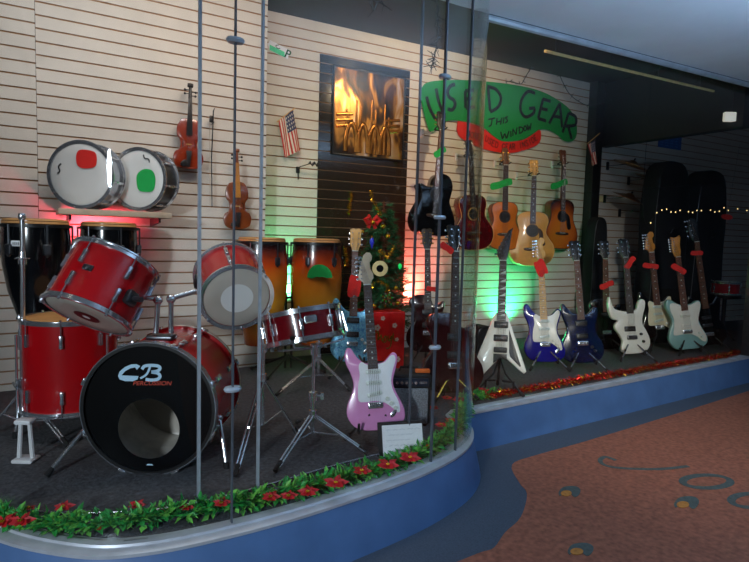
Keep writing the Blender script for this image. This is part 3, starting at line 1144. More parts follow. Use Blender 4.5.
# --- two steel snares on the shelf
for i, (hx, hy, hd_, r, lab) in enumerate(((80.5, 174.5, 33, 0.178, 'steel snare drum on edge on the shelf with a red paper on its head'), (138, 179, 43, 0.172, 'steel snare drum on edge on the shelf with a green paper on its head'))):
    a = math.radians(hd_)
    ax = V((math.sin(a), math.cos(a), 0))
    P = at(hx, hy, 3.64)
    T = frame(P, ax, (0, 0, -1))
    t = drum('snare_drum', lab, T, r, 0.14, 'steel' if i == 0 else 'dsteel', 8, bot='head', ph=0.2, long_lug=True)
    ft = Matrix(((1, 0, 0, 0), (0, 0, 1, 0), (0, 1, 0, -0.0052), (0, 0, 0, 1)))
    if (T.to_3x3() @ V((1, 0, 0))).dot(RT) < 0:
        ft = Matrix(((-1, 0, 0, 0), (0, 0, 1, 0), (0, 1, 0, -0.0052), (0, 0, 0, 1)))
    m_ = MB().ribbon(cr([(-0.006, -0.03), (0.006, -0.012), (-0.006, 0.01), (0.006, 0.03)], 4, closed=False), 0.008, -0.0005, 0)
    inst('head_print', m_.mesh('head_print', M['dsteel'], 0), t, ft @ TL(*((-0.12, 0, 0.03) if i == 0 else (0.06, 0, 0.12))) @ RY(0.2 if i == 0 else -0.9))
    if i == 0:
        ol = cr([(-0.05, -0.03), (-0.055, 0.02), (-0.035, 0.052), (0.02, 0.052), (0.058, 0.035), (0.062, -0.02), (0.04, -0.045), (-0.02, -0.05)], 4)
        cc = (0.035, 0.085)
    else:
        ol = cr([(-0.06, -0.01), (-0.055, 0.04), (-0.01, 0.07), (0.045, 0.06), (0.065, 0.01), (0.05, -0.055), (0.0, -0.065), (-0.045, -0.055)], 4)
        cc = (0.055, -0.012)
    pg = MB().prism(ol, -0.0015, 0.0)
    o = pg.build('paper_tag', M['redtag' if i == 0 else 'grntag'], None)
    o.matrix_world = T @ ft @ TL(cc[0], -0.0005, cc[1])
    tag(o, 'red paper square taped to the left shelf snare' if i == 0 else 'round green paper taped to the right shelf snare', 'paper')
zs = at(80.5, 174.5, 3.64).z - 0.178 - 0.02
xa, xb = at(58, 210, 3.56).x, at(166, 212, 3.7).x
sh = thing('wall_shelf', 'beige wall shelf carrying two steel snare drums', 'shelf', TL((xa + xb) / 2, 3.9, zs))
MB().box((0, -0.20, -0.017), (xb - xa, 0.36, 0.034), bev=0.004).build('board', M['shelf'], sh)
for s in (-1, 1):
    MB().prism([(0, 0), (0, -0.05), (0.02, -0.05), (0.30, -0.025), (0.30, 0)], -0.006, 0.006, T=TL(s * (xb - xa) * 0.40, -0.02, -0.035) @ RZ(-PI / 2)).build('bracket', M['black'], sh)
# ================================================================== GUITARS
STRAT = [(0, 0), (-0.07, 0.004), (-0.125, 0.03), (-0.157, 0.085), (-0.153, 0.145), (-0.125, 0.205), (-0.113, 0.255), (-0.126, 0.315), (-0.147, 0.365), (-0.152, 0.415), (-0.135, 0.452), (-0.112, 0.446), (-0.088, 0.405), (-0.06, 0.375), (-0.03, 0.362), (0.03, 0.360), (0.062, 0.365), (0.09, 0.392), (0.113, 0.412), (0.134, 0.402), (0.138, 0.37), (0.124, 0.32), (0.108, 0.27), (0.108, 0.225), (0.132, 0.165), (0.156, 0.105), (0.155, 0.055), (0.125, 0.018), (0.065, 0.0)]
SGUARD = [(-0.09, 0.165), (-0.088, 0.24), (-0.075, 0.30), (-0.078, 0.35), (-0.06, 0.372), (-0.03, 0.355), (0.03, 0.355), (0.07, 0.365), (0.10, 0.395), (0.122, 0.395), (0.125, 0.365), (0.105, 0.31), (0.094, 0.26), (0.10, 0.21), (0.125, 0.15), (0.132, 0.10), (0.118, 0.088), (0.09, 0.115), (0.05, 0.145), (0.0, 0.158), (-0.05, 0.155)]
OFFSET = [(0, 0.0), (-0.075, 0.0), (-0.13, 0.028), (-0.158, 0.085), (-0.15, 0.15), (-0.118, 0.22), (-0.115, 0.27), (-0.135, 0.33), (-0.15, 0.38), (-0.138, 0.43), (-0.105, 0.435), (-0.06, 0.40), (-0.03, 0.385), (0.03, 0.38), (0.07, 0.385), (0.11, 0.405), (0.14, 0.40), (0.148, 0.36), (0.125, 0.29), (0.112, 0.24), (0.135, 0.17), (0.166, 0.10), (0.165, 0.05), (0.13, 0.015), (0.07, 0.0)]
OGUARD = [(-0.115, 0.13), (-0.105, 0.20), (-0.10, 0.27), (-0.12, 0.34), (-0.115, 0.40), (-0.06, 0.395), (-0.03, 0.375), (0.03, 0.372), (0.07, 0.38), (0.115, 0.398), (0.138, 0.385), (0.13, 0.33), (0.112, 0.27), (0.105, 0.22), (0.128, 0.16), (0.155, 0.10), (0.15, 0.055), (0.12, 0.06), (0.08, 0.10), (0.03, 0.125), (-0.04, 0.13)]
SINGLE = [(0, 0), (-0.08, 0.004), (-0.14, 0.035), (-0.168, 0.095), (-0.158, 0.16), (-0.12, 0.22), (-0.105, 0.26), (-0.118, 0.32), (-0.142, 0.365), (-0.138, 0.41), (-0.10, 0.44), (-0.04, 0.445), (0.0, 0.435), (0.03, 0.40), (0.042, 0.37), (0.075, 0.365), (0.105, 0.39), (0.128, 0.39), (0.13, 0.35), (0.112, 0.30), (0.105, 0.26), (0.12, 0.22), (0.158, 0.16), (0.168, 0.095), (0.14, 0.035), (0.08, 0.004)]
DOUBLE = [(0, 0), (-0.08, 0.004), (-0.14, 0.035), (-0.163, 0.095), (-0.152, 0.16), (-0.118, 0.22), (-0.108, 0.27), (-0.124, 0.33), (-0.142, 0.385), (-0.140, 0.44), (-0.122, 0.455), (-0.095, 0.42), (-0.06, 0.385), (-0.03, 0.375), (0.03, 0.37), (0.06, 0.372), (0.092, 0.405), (0.12, 0.425), (0.137, 0.405), (0.132, 0.36), (0.112, 0.30), (0.105, 0.26), (0.118, 0.21), (0.152, 0.155), (0.163, 0.095), (0.14, 0.035), (0.08, 0.004)]
HORNED = [(-0.02, 0.0), (-0.075, 0.01), (-0.09, 0.05), (-0.078, 0.11), (-0.105, 0.17), (-0.13, 0.21), (-0.125, 0.25), (-0.10, 0.275), (-0.145, 0.29), (-0.165, 0.33), (-0.175, 0.40), (-0.165, 0.465), (-0.148, 0.47), (-0.14, 0.42), (-0.12, 0.375), (-0.085, 0.36), (-0.035, 0.35), (0.03, 0.35), (0.06, 0.37), (0.075, 0.42), (0.105, 0.445), (0.132, 0.43), (0.13, 0.38), (0.105, 0.30), (0.10, 0.24), (0.128, 0.18), (0.15, 0.11), (0.135, 0.045), (0.08, 0.01)]
VEE = [(-0.192, 0.0), (-0.165, 0.0), (-0.125, 0.035), (0.005, 0.185), (0.02, 0.19), (0.125, 0.10), (0.150, 0.085), (0.165, 0.10), (0.155, 0.13), (0.045, 0.44), (0.035, 0.46), (-0.035, 0.46), (-0.05, 0.43), (-0.197, 0.03)]


def sym(hw):
    L_ = [(-x, z) for x, z in hw]
    R_ = [(x, z) for x, z in hw if x > 0]
    return L_ + R_[::-1]


DREAD = sym([(0, 0), (0.10, 0.006), (0.165, 0.04), (0.197, 0.11), (0.193, 0.18), (0.162, 0.25), (0.14, 0.305), (0.138, 0.36), (0.146, 0.42), (0.132, 0.475), (0.08, 0.505), (0, 0.508)])
JUMBO = sym([(0, 0), (0.10, 0.006), (0.175, 0.045), (0.213, 0.125), (0.203, 0.20), (0.158, 0.265), (0.130, 0.315), (0.134, 0.37), (0.149, 0.425), (0.13, 0.485), (0.07, 0.513), (0, 0.516)])
CLASSIC = sym([(0, 0), (0.09, 0.006), (0.155, 0.04), (0.184, 0.11), (0.176, 0.18), (0.14, 0.245), (0.122, 0.295), (0.128, 0.35), (0.141, 0.40), (0.128, 0.455), (0.075, 0.485), (0, 0.488)])
CUTAWAY = [(0, 0), (-0.10, 0.006), (-0.165, 0.04), (-0.192, 0.11), (-0.18, 0.18), (-0.145, 0.25), (-0.128, 0.30), (-0.135, 0.345), (-0.155, 0.385), (-0.152, 0.405), (-0.12, 0.398), (-0.08, 0.385), (-0.045, 0.40), (-0.03, 0.46), (0.0, 0.505), (0.06, 0.512), (0.115, 0.49), (0.145, 0.43), (0.142, 0.37), (0.128, 0.30), (0.145, 0.25), (0.18, 0.18), (0.192, 0.11), (0.165, 0.04), (0.10, 0.006)]

HEADS = dict(
    fender=([(-0.021, 0), (-0.024, 0.015), (-0.044, 0.03), (-0.047, 0.05), (-0.038, 0.085), (-0.026, 0.13), (-0.012, 0.165), (0.006, 0.182), (0.026, 0.178), (0.037, 0.16), (0.034, 0.138), (0.020, 0.124), (0.023, 0.085), (0.037, 0.06), (0.036, 0.035), (0.024, 0.018), (0.021, 0)], [(-0.030, 0.035 + k * 0.024, -1) for k in range(6)], 0.018),
    three=([(-0.021, 0), (-0.026, 0.02), (-0.038, 0.05), (-0.036, 0.10), (-0.041, 0.155), (-0.02, 0.165), (0, 0.158), (0.02, 0.165), (0.041, 0.155), (0.036, 0.10), (0.038, 0.05), (0.026, 0.02), (0.021, 0)], [(-0.022, 0.05 + k * 0.04, -1) for k in range(3)] + [(0.022, 0.05 + k * 0.04, 1) for k in range(3)], 0.0),
    classical=([(-0.027, 0), (-0.034, 0.02), (-0.036, 0.15), (-0.028, 0.175), (0, 0.182), (0.028, 0.175), (0.036, 0.15), (0.034, 0.02), (0.027, 0)], [(-0.024, 0.05 + k * 0.038, -1) for k in range(3)] + [(0.024, 0.05 + k * 0.038, 1) for k in range(3)], 0.0),
    point=([(-0.021, 0), (-0.028, 0.018), (-0.040, 0.045), (-0.03, 0.09), (0.03, 0.21), (0.062, 0.235), (0.052, 0.20), (0.042, 0.11), (0.032, 0.05), (0.021, 0)], [(-0.026 + k * 0.0125, 0.05 + k * 0.026, -1) for k in range(6)], 0.0),
    snub=([(-0.021, 0), (-0.034, 0.03), (-0.040, 0.07), (-0.034, 0.15), (-0.042, 0.175), (-0.012, 0.168), (0.010, 0.172), (0.034, 0.185), (0.040, 0.165), (0.028, 0.10), (0.030, 0.05), (0.021, 0)], [(-0.028, 0.05 + k * 0.021, -1) for k in range(6)], 0.014),
    bass=([(-0.022, 0), (-0.036, 0.03), (-0.046, 0.07), (-0.036, 0.19), (-0.01, 0.215), (0.03, 0.21), (0.042, 0.17), (0.034, 0.06), (0.022, 0)], [(-0.03, 0.06 + k * 0.045, -1) for k in range(4)], 0.0),
)
_tm = {}


def guitar(label, P0, P1, spec, face=None, kind='electric_guitar', group=None):
    """P0: point at the bottom of the body, P1: tip of the headstock"""
    s = spec
    nut = s.get('nut', 0.795)
    ho, tun, hoff = HEADS[s['head']]
    Ltot = nut + max(p[1] for p in ho)
    P0, P1 = V(P0), V(P1)
    T = frame(P0, P1 - P0, face or (-FW.x, -FW.y, 0), (P1 - P0).length / Ltot)
    t = thing(kind, label, 'guitar', T, group)
    th = s.get('t', 0.042)
    y0 = -th / 2
    ac = s.get('acoustic', False)
    ol = s['ol'] if s.get('raw') else cr(s['ol'], 3)
    mats = [M[s['body']]] + ([M[s['top']]] if s.get('top') else [])
    mb = MB().prism(ol, y0, th / 2, 0.004 if ac else 0.010, mif=1 if s.get('top') else None)
    mb.build('body', mats, t)
    if s.get('binding'):
        MB().tube([(p[0] * 0.995, y0 + 0.002, p[1] * 0.995 + 0.001) for p in ol], 0.0028, 6, closed=True).build('binding', M[s['binding']], t)
    nw0, nw1 = s.get('nw', (0.028, 0.021))
    fb0 = s.get('fb0', 0.33)
    yt = y0 - 0.005
    # neck and fingerboard
    nz0 = s.get('neck0', 0.37)
    mb = MB()
    mb.add([(-nw0, yt + 0.004, nz0), (nw0, yt + 0.004, nz0), (nw1, yt + 0.004, nut), (-nw1, yt + 0.004, nut), (-nw0 * 0.7, yt + 0.026, nz0), (nw0 * 0.7, yt + 0.026, nz0), (nw1 * 0.7, yt + 0.022, nut), (-nw1 * 0.7, yt + 0.022, nut)], [(0, 1, 2, 3), (4, 7, 6, 5), (0, 3, 7, 4), (1, 5, 6, 2), (0, 4, 5, 1), (3, 2, 6, 7)])
    mb.build('neck', M[s['neck']], t, ang=0)
    mb = MB()
    h = 0.006
    mb.add([(-nw0, yt - h + 0.004, fb0), (nw0, yt - h + 0.004, fb0), (nw1, yt - h + 0.004, nut), (-nw1, yt - h + 0.004, nut), (-nw0, yt + 0.004, fb0), (nw0, yt + 0.004, fb0), (nw1, yt + 0.004, nut), (-nw1, yt + 0.004, nut)], [(0, 1, 2, 3), (4, 7, 6, 5), (0, 3, 7, 4), (1, 5, 6, 2), (0, 4, 5, 1), (3, 2, 6, 7)])
    sc = nut - s.get('bridge', 0.14)
    for k in range(1, 22):
        z = nut - sc * (1 - 2 ** (-k / 12))
        if z < fb0 + 0.004:
            break
        u = (z - fb0) / (nut - fb0)
        w = nw0 + (nw1 - nw0) * u
        mb.box((0, yt - h + 0.0035, z), (w * 2, 0.0022, 0.0022), 1)
        if k in (3, 5, 7, 9, 12, 15, 17) and s.get('dots', True):
            zd = z + sc * 2 ** (-k / 12) * 0.03
            if s.get('shark'):
                mb.prism([(-w * 0.7, zd - 0.009), (w * 0.8, zd - 0.009), (w * 0.8, zd + 0.01)], yt - h + 0.0034, yt - h + 0.0045, mi=2)
            else:
                mb.prism([(0.0045 * math.cos(a * PI / 4), zd + 0.0045 * math.sin(a * PI / 4)) for a in range(8)], yt - h + 0.0034, yt - h + 0.0045, mi=2)
    mb.box((0, yt - h + 0.002, nut), (nw1 * 2, 0.006, 0.005), 2)
    mb.build('fingerboard', [M[s['fb']], M['steel'], M['mint']], t, ang=0)
    # headstock
    ht = Matrix.Translation((0, yt + 0.002, nut)) @ RX(-math.radians(s.get('tilt', 0 if s['head'] in ('fender', 'snub') else 9)))
    hs = MB().prism(ho, 0.0, 0.015, 0.002)
    if s['head'] == 'classical':
        for sx in (-0.013, 0.013):
            hs.box((sx, -0.0005, 0.09), (0.011, 0.003, 0.10), 1)
    hd = inst('headstock', hs.mesh('headstock', [M[s.get('headm', s['neck'])], M['black']], 30), t, ht)
    key = s.get('tunm', 'chrome')
    if key not in _tm:
        q = MB().tube([(0, -0.010, 0), (0, 0.002, 0)], 0.0042, 8).box((0.0, 0.022, 0), (0.016, 0.010, 0.014)).tube([(0, 0.02, 0), (0.016, 0.02, 0)], 0.003, 6).box((0.022, 0.02, 0), (0.014, 0.006, 0.013), bev=0.002)
        _tm[key] = q.mesh('tuner', M[key])
    for (x, z, sd) in tun:
        inst('tuner', _tm[key], hd, TL(x, 0, z) @ (RZ(PI) @ Matrix.Diagonal((1, -1, 1, 1)) if sd < 0 else Matrix.Identity(4)))
    # body fittings
    if s.get('guard'):
        MB().prism(cr(s['guard'], 3), y0 - 0.0035, y0 + 0.001, 0.001).build('pickguard', M[s['guardm']], t)
    yg = y0 - (0.0035 if s.get('guard') else 0)
    for (x, z, w, hh, m, rot) in s.get('pickups', ()):
        p = MB().box((0, 0, 0), (w, 0.014, hh), bev=0.004)
        for k in range(6):
            p.tube([((k - 2.5) * 0.0102, -0.0078, 0), ((k - 2.5) * 0.0102, 0, 0)], 0.0024, 6, mi=1)
        p.build('pickup', [M[m], M['steel']], t).matrix_local = TL(x, yg - 0.002, z) @ RY(rot)
    bz = s.get('bridge', 0.14)
    if ac:
        MB().prism(cr([(-0.075, bz - 0.012), (-0.03, bz - 0.018), (0.03, bz - 0.018), (0.075, bz - 0.012), (0.075, bz + 0.006), (0.03, bz + 0.012), (-0.03, bz + 0.012), (-0.075, bz + 0.006)], 2), y0 - 0.010, y0, 0.003).box((0, y0 - 0.011, bz + 0.003), (0.07, 0.005, 0.003), 1).build('bridge', [M['rose'], M['mint']], t)
        shz = s.get('hole', 0.335)
        MB().ring(0.050, 0.062, -0.0012, 0.0005, 36, T=TL(0, y0, shz) @ RX(PI / 2) @ RX(PI) ).build('rosette', M[s.get('rosette', 'rose')], t)
        MB().lathe([(0.0005, 0.0), (0.050, 0.0)], 32, T=TL(0, y0 - 0.0008, shz) @ RX(PI / 2)).build('sound_hole', M['black'], t)
    else:
        b = MB().box((0, y0 - 0.008, bz), (0.082, 0.014, 0.034), bev=0.004)
        for k in range(6):
            b.box(((k - 2.5) * 0.0108, y0 - 0.017, bz + 0.004), (0.008, 0.006, 0.020))
        b.build('bridge', M[s.get('bridgem', 'chrome')], t)
        for (x, z) in s.get('knobs', ()):
            MB().lathe([(0.012, 0), (0.011, 0.013), (0.009, 0.015), (0.0005, 0.015)], 14).build('knob', M[s.get('knobm', 'mint')], t).matrix_local = TL(x, yg, z) @ RX(PI / 2)
    if s.get('jack'):
        jx, jz = s['jack']
        MB().prism([(0.012 * math.cos(a * PI / 6), 0.026 * math.sin(a * PI / 6)) for a in range(12)], -0.002, 0.002, 0.001).ball((0, -0.002, 0), 0.006, 8).build('jack_plate', M['chrome'], t).matrix_local = TL(jx, y0 - 0.002, jz) @ RY(math.radians(40))
    st = MB()
    for k in range(6):
        f = (k - 2.5) / 2.5
        st.tube([(f * 0.027, y0 - 0.014 if ac else y0 - 0.018, bz), (f * nw1 * 0.8, yt - h - 0.003, nut), (tun[min(k, len(tun) - 1)][0] * 0.9, yt - 0.002, nut + tun[min(k, len(tun) - 1)][1])], 0.0007, 4)
    st.build('strings', M['steel'], t, ang=0)
    for f, m, dy in s.get('extra', ()):
        MB().prism(f, y0 - dy, y0 + 0.001, 0.0008).build(s.get('extran', 'inlay_panel'), M[m], t)
    return t


def base_at(x, y, z=0.24):
    return fl(x, y, z)


def dn(px, py, top, z=0.24, lean=0.18):
    P = base_at(px, py, z)
    return P, at(top[0], top[1], P.y + lean)


sp_str = dict(ol=STRAT, guard=SGUARD, head='fender', neck='maple', fb='rose', bridge=0.135, jack=(0.095, 0.085), knobs=((0.068, 0.165), (0.088, 0.14), (0.108, 0.115)), pickups=((0, 0.315, 0.083, 0.022, 'mint', 0), (0, 0.255, 0.083, 0.022, 'mint', 0), (0.0, 0.195, 0.083, 0.022, 'mint', -0.18)))
lay = {}
A, B = dn(377, 430, (365, 253), 0.25)
lay['pink'] = guitar('shell pink electric guitar with large white pickguard, nearest the bay window', A, B, dict(sp_str, body='pink', guardm='paper', neck='grayw', headm='grayw'), face=(-0.46, -0.88, 0))
A, B = at(352, 362, 3.36), at(356, 228, 3.42)
lay['glit'] = guitar('blue glitter electric guitar with pale headstock behind the pink guitar', A, B, dict(sp_str, body='glit', guard=None, neck='maple', headm='maple', head='three', fb='mahog', pickups=((0, 0.30, 0.09, 0.04, 'black', 0), (0, 0.2, 0.09, 0.04, 'black', 0))))
A, B = dn(545, 362, (539, 238), 0.225)
lay['blue'] = guitar('deep blue electric guitar with white pickguard, right of the white flying V', A, B, dict(sp_str, body='navy', guardm='white', fb='maple', headm='maple', knobm='white'))
A, B = dn(583, 363, (574, 240), 0.225)
lay['prs'] = guitar('dark blue double cutaway electric guitar with metal tuners in front of the black post', A, B, dict(ol=DOUBLE, body='dblue', head='three', headm='black', neck='mahog', fb='mahog', bridge=0.15, nut=0.785, pickups=((0, 0.30, 0.09, 0.04, 'black', 0), (0, 0.205, 0.09, 0.04, 'black', 0)), knobs=((0.07, 0.12), (0.09, 0.09)), knobm='black', t=0.045))
A, B = dn(632, 354, (623, 238), 0.225)
lay['white'] = guitar('white electric guitar with long hooked left horn and one dark pickup', A, B, dict(ol=HORNED, body='white', head='three', headm='black', neck='mahog', fb='rose', bridge=0.135, pickups=((-0.01, 0.205, 0.09, 0.042, 'black', 0),), bridgem='dsteel', knobs=((0.075, 0.16), (0.09, 0.10)), knobm='black'))
A, B = dn(660, 343, (648, 232), 0.25)
lay['blk'] = guitar('black electric guitar with cream pickguard and amber headstock', A, B, dict(sp_str, body='bgloss', guardm='cream', neck='mahog', headm='amber', fb='mahog', knobm='white'))
A, B = dn(688, 349, (674, 236), 0.225)
lay['sea'] = guitar('seafoam green offset electric guitar with pearly pickguard', A, B, dict(ol=OFFSET, guard=OGUARD, guardm='white', body='sea', head='snub', headm='amber', neck='mahog', fb='mahog', bridge=0.15, knobs=((0.10, 0.13), (0.12, 0.10)), pickups=((0, 0.29, 0.09, 0.03, 'white', 0), (0, 0.20, 0.09, 0.03, 'white', 0))))
A, B = dn(709, 345, (692, 218), 0.225)
lay['bass'] = guitar('black bass guitar with brown neck at the far right of the row', A, B, dict(ol=DOUBLE, body='bgloss', head='bass', headm='black', neck='mahog', fb='mahog', bridge=0.1, nut=0.93, pickups=((0, 0.25, 0.09, 0.03, 'black', 0), (0, 0.18, 0.09, 0.03, 'dsteel', 0)), bridgem='chrome', knobs=((0.08, 0.12),), knobm='black'), kind='bass_guitar')
A, B = at(606, 349, 3.2), at(604, 240, 3.28)
lay['dk'] = guitar('black electric guitar with brown neck behind the dark blue guitar', A, B, dict(ol=SINGLE, body='bgloss', head='three', headm='black', neck='mahog', fb='mahog', bridge=0.15, pickups=((0, 0.3, 0.09, 0.04, 'black', 0),)))
A, B = dn(499, 386, (504, 226), 0.23)
lay['vee'] = guitar('white flying V electric guitar with black pickups and pointed black headstock', A, B, dict(ol=VEE, raw=True, body='white', head='point', headm='black', neck='black', fb='rose', shark=True, bridge=0.225, nut=0.80, neck0=0.44, fb0=0.41, nw=(0.028, 0.022), t=0.038, pickups=((0, 0.385, 0.088, 0.042, 'black', 0), (0, 0.30, 0.088, 0.042, 'black', 0)), bridgem='black', tunm='dsteel', extra=(([(0.050, 0.36), (0.055, 0.21), (0.062, 0.185), (0.125, 0.125), (0.128, 0.135)], 'black', 0.002), ([(-0.042, 0.20), (0.042, 0.20), (0.042, 0.16), (0.03, 0.165), (0.01, 0.178), (-0.042, 0.14)], 'black', 0.0012)), extran='black_panel'), face=(-0.66, -0.75, 0))
A, B = at(428, 352, 3.42), at(427, 228, 3.5)
lay['lp'] = guitar('dark wine red single cutaway electric guitar below the black acoustic', A, B, dict(ol=SINGLE, body='lpdark', head='three', headm='black', neck='mahog', fb='rose', bridge=0.15, pickups=((0, 0.31, 0.09, 0.04, 'black', 0), (0, 0.21, 0.09, 0.04, 'black', 0)), knobs=((0.09, 0.14), (0.12, 0.10)), knobm='gold', tunm='gold'))
A, B = dn(452, 393, (454, 224), 0.225)
lay['dr'] = guitar('dark red semi hollow electric guitar standing behind the curved corner glass', A, B, dict(ol=[(x * 1.15, z) for x, z in SINGLE], body='lpdark', head='three', headm='black', neck='mahog', fb='rose', bridge=0.15, pickups=((0, 0.31, 0.09, 0.04, 'black', 0), (0, 0.21, 0.09, 0.04, 'black', 0)), knobs=((0.09, 0.14),), knobm='gold'), face=(-0.2, -0.98, 0))
# acoustics hung on the wall
sp_ac = dict(acoustic=True, t=0.105, nut=0.86, neck0=0.50, fb0=0.40, bridge=0.16, nw=(0.027, 0.022), dots=True)
lay['ba'] = guitar('black cutaway acoustic guitar hung high beside the curved corner glass', at(430, 236, 3.72), at(440, 112, 3.79), dict(sp_ac, ol=CUTAWAY, body='bgloss', head='three', headm='black', neck='mahog', fb='mahog', tunm='gold', rosette='dsteel'), face=(-0.15, -1, 0), kind='acoustic_guitar')
lay['ra'] = guitar('dark red jumbo acoustic guitar with pale binding seen through the corner glass', at(472, 250, 3.80), at(467, 140, 3.85), dict(sp_ac, ol=JUMBO, body='lpred', head='three', headm='black', neck='mahog', fb='rose', binding='maple', rosette='maple'), face=(-0.15, -1, 0), kind='acoustic_guitar')
lay['cl'] = guitar('orange brown classical guitar with slotted headstock, under the red banner', at(502, 250, 3.83), at(504, 148, 3.88), dict(sp_ac, ol=CLASSIC, body='mahog', top='ced', head='classical', neck='mahog', fb='rose', nw=(0.030, 0.026), dots=False, binding='rose', tunm='gold'), face=(-0.33, -0.94, 0), kind='classical_guitar')
lay['na'] = guitar('pale natural jumbo acoustic guitar with dark pickguard, lowest of the hung acoustics', at(530, 266, 3.70), at(533, 160, 3.78), dict(sp_ac, ol=JUMBO, body='maple', top='wood', head='three', headm='maple', neck='mahog', fb='rose', binding='maple', guard=[(0.055, 0.36), (0.095, 0.33), (0.105, 0.27), (0.125, 0.21), (0.09, 0.19), (0.06, 0.22), (0.065, 0.28)], guardm='rose', tunm='gold'), kind='acoustic_guitar')
lay['su'] = guitar('sunburst dreadnought acoustic guitar beside the black post', at(558, 249, 3.80), at(561, 150, 3.85), dict(sp_ac, ol=DREAD, body='mahog', top='burst', head='three', headm='mahog', neck='mahog', fb='rose', binding='ebony', guard=[(0.05, 0.36), (0.085, 0.34), (0.10, 0.28), (0.11, 0.22), (0.08, 0.20), (0.058, 0.24)], guardm='black'), face=(-0.2, -0.98, 0), kind='acoustic_guitar')


# wall hangers for the hung acoustics
HL = dict(ba='pale wall hanger holding the black cutaway acoustic', ra='pale wall hanger holding the dark red jumbo acoustic', cl='pale wall hanger holding the orange classical guitar', na='pale wall hanger holding the pale natural jumbo', su='pale wall hanger holding the sunburst acoustic')
for k, lab in HL.items():
    g = lay[k]
    hp = g.matrix_world @ V((0, -0.03, 0.885))
    # distance to wall
    d = (WB0 - hp).dot(WBN) - 0.001
    T = frame(hp + WBN * d, (0, 0, 1), -WBN)
    t = thing('guitar_hanger', lab, 'hanger', T, 'wall hangers of the acoustic guitars')
    MB().box((0, -0.006, 0), (0.03, 0.012, 0.07), bev=0.003).build('wall_plate', M['wplast'], t)
    MB().tube([(0, -0.01, -0.015), (0, -d + 0.035, -0.015)], 0.004, 8).build('arm', M['steel'], t)
    MB().tube([(-0.046, -d - 0.03, 0.006), (-0.046, -d + 0.02, -0.012), (-0.03, -d + 0.035, -0.015), (0.03, -d + 0.035, -0.015), (0.046, -d + 0.02, -0.012), (0.046, -d - 0.03, 0.006)], 0.006, 8).build('yoke', M['black'], t)


# floor stands
def gstand(label, g, mat='black', w=0.15, zc=0.0, front=0.20):
    m = g.matrix_world
    P = m.translation
    f = -(m.to_3x3() @ V((0, 1, 0)))
    f.z = 0
    f.normalize()
    z = m.to_3x3() @ V((0, 0, 1))
    sc = z.length
    zn = z.normalized()
    t = thing('guitar_stand', label, 'stand', frame((P.x, P.y, FLOOR), (0, 0, 1), f))
    inv = t.matrix_world.inverted()
    bk = 0.055
    hub = inv @ (P - f * bk + zn * 0.17)
    top = inv @ (P - f * (bk + 0.0) + zn * 0.30)
    low = inv @ (P - f * bk + zn * 0.02)
    MB().tube([low, top], 0.008, 8).tube([top + V((-0.06, 0, 0)), top + V((0.06, 0, 0))], 0.009, 8).build('upright', M[mat], t)
    for s in (-1, 1):
        a = low + V((s * 0.02, 0, 0))
        b = low + V((s * 0.085, 0, -0.005))
        MB().tube([a, b, b + V((0, -0.11, -0.012)), b + V((0, -0.125, 0.035))], 0.0065, 8).build('cradle_arm', M['rubber'], t)
        e = V((s * w, -front, 0.010))
        l = MB().tube([hub, V((s * w * 0.25, -0.0, hub.z * 0.6)), e], 0.0068, 8).build('leg', M[mat], t)
        d = (e - V((s * w * 0.25, 0, hub.z * 0.6))).normalized()
        MB().tube([e - d * 0.04, e], [0.0095, 0.0098], 8).build('rubber_foot', M['rubber'], l)
    e = V((0, 0.19, 0.010))
    l = MB().tube([hub, e], 0.0068, 8).build('leg', M[mat], t)
    MB().tube([e + (hub - e).normalized() * 0.04, e], [0.0095, 0.0098], 8).build('rubber_foot', M['rubber'], l)


for k, lab, mt in (('pink', 'black tubular guitar stand under the pink guitar', 'black'), ('vee', 'black tripod guitar stand under the white flying V', 'black'), ('blue', 'chrome footed guitar stand under the deep blue guitar with white pickguard', 'steel'), ('prs', 'chrome footed guitar stand under the dark blue double cutaway', 'steel'), ('white', 'guitar stand under the white hooked horn guitar', 'steel'), ('blk', 'guitar stand under the black guitar with cream pickguard', 'black'), ('sea', 'guitar stand under the seafoam green guitar', 'black'), ('bass', 'guitar stand under the black bass at the far right', 'black'), ('dk', 'guitar stand under the black guitar behind the dark blue one', 'black'), ('lp', 'guitar stand under the wine red single cutaway guitar', 'black'), ('dr', 'gold toned guitar stand under the dark red semi hollow guitar', 'gold'), ('glit', 'guitar stand under the blue glitter guitar', 'black')):
    gstand(lab, lay[k], mt, front=dict(pink=-0.03, vee=0.07, dr=0.06).get(k, 0.14))


# paper tags on the necks
def ntag(label, key, px, py, w, h, rot, m, kind='paper_tag'):
    g = lay[key]
    T = g.matrix_world
    # plane just in front of the neck
    n = (T.to_3x3() @ V((0, 1, 0))).normalized()
    p0 = T @ V((0, -(0.105 if 'acoustic' in g.name or 'classical' in g.name else 0.042) / 2 - 0.017, 0.7))
    d = ray(px, py)
    q = CAM + d * ((p0 - CAM).dot(n) / d.dot(n))
    ol = cr([(-w / 2, -h * 0.35), (-w * 0.45, h * 0.4), (-w * 0.1, h * 0.42), (w * 0.3, h * 0.5), (w / 2, h * 0.3), (w * 0.46, -h * 0.4), (w * 0.1, -h * 0.38), (-w * 0.2, -h * 0.5)], 3)
    o = MB().prism(ol, -0.001, 0.001).build('paper_tag', M[m], None)
    for v in o.data.vertices:
        v.co.y += 3.0 * v.co.x * v.co.x * (0.4 if w > 0.12 else 0.2) + 0.004 * math.sin(v.co.x * 60)
    o.matrix_world = frame(q, (0, 0, 1), -n) @ RY(rot)
    tag(o, label, 'paper tag', 'paper price tags on the guitar necks')


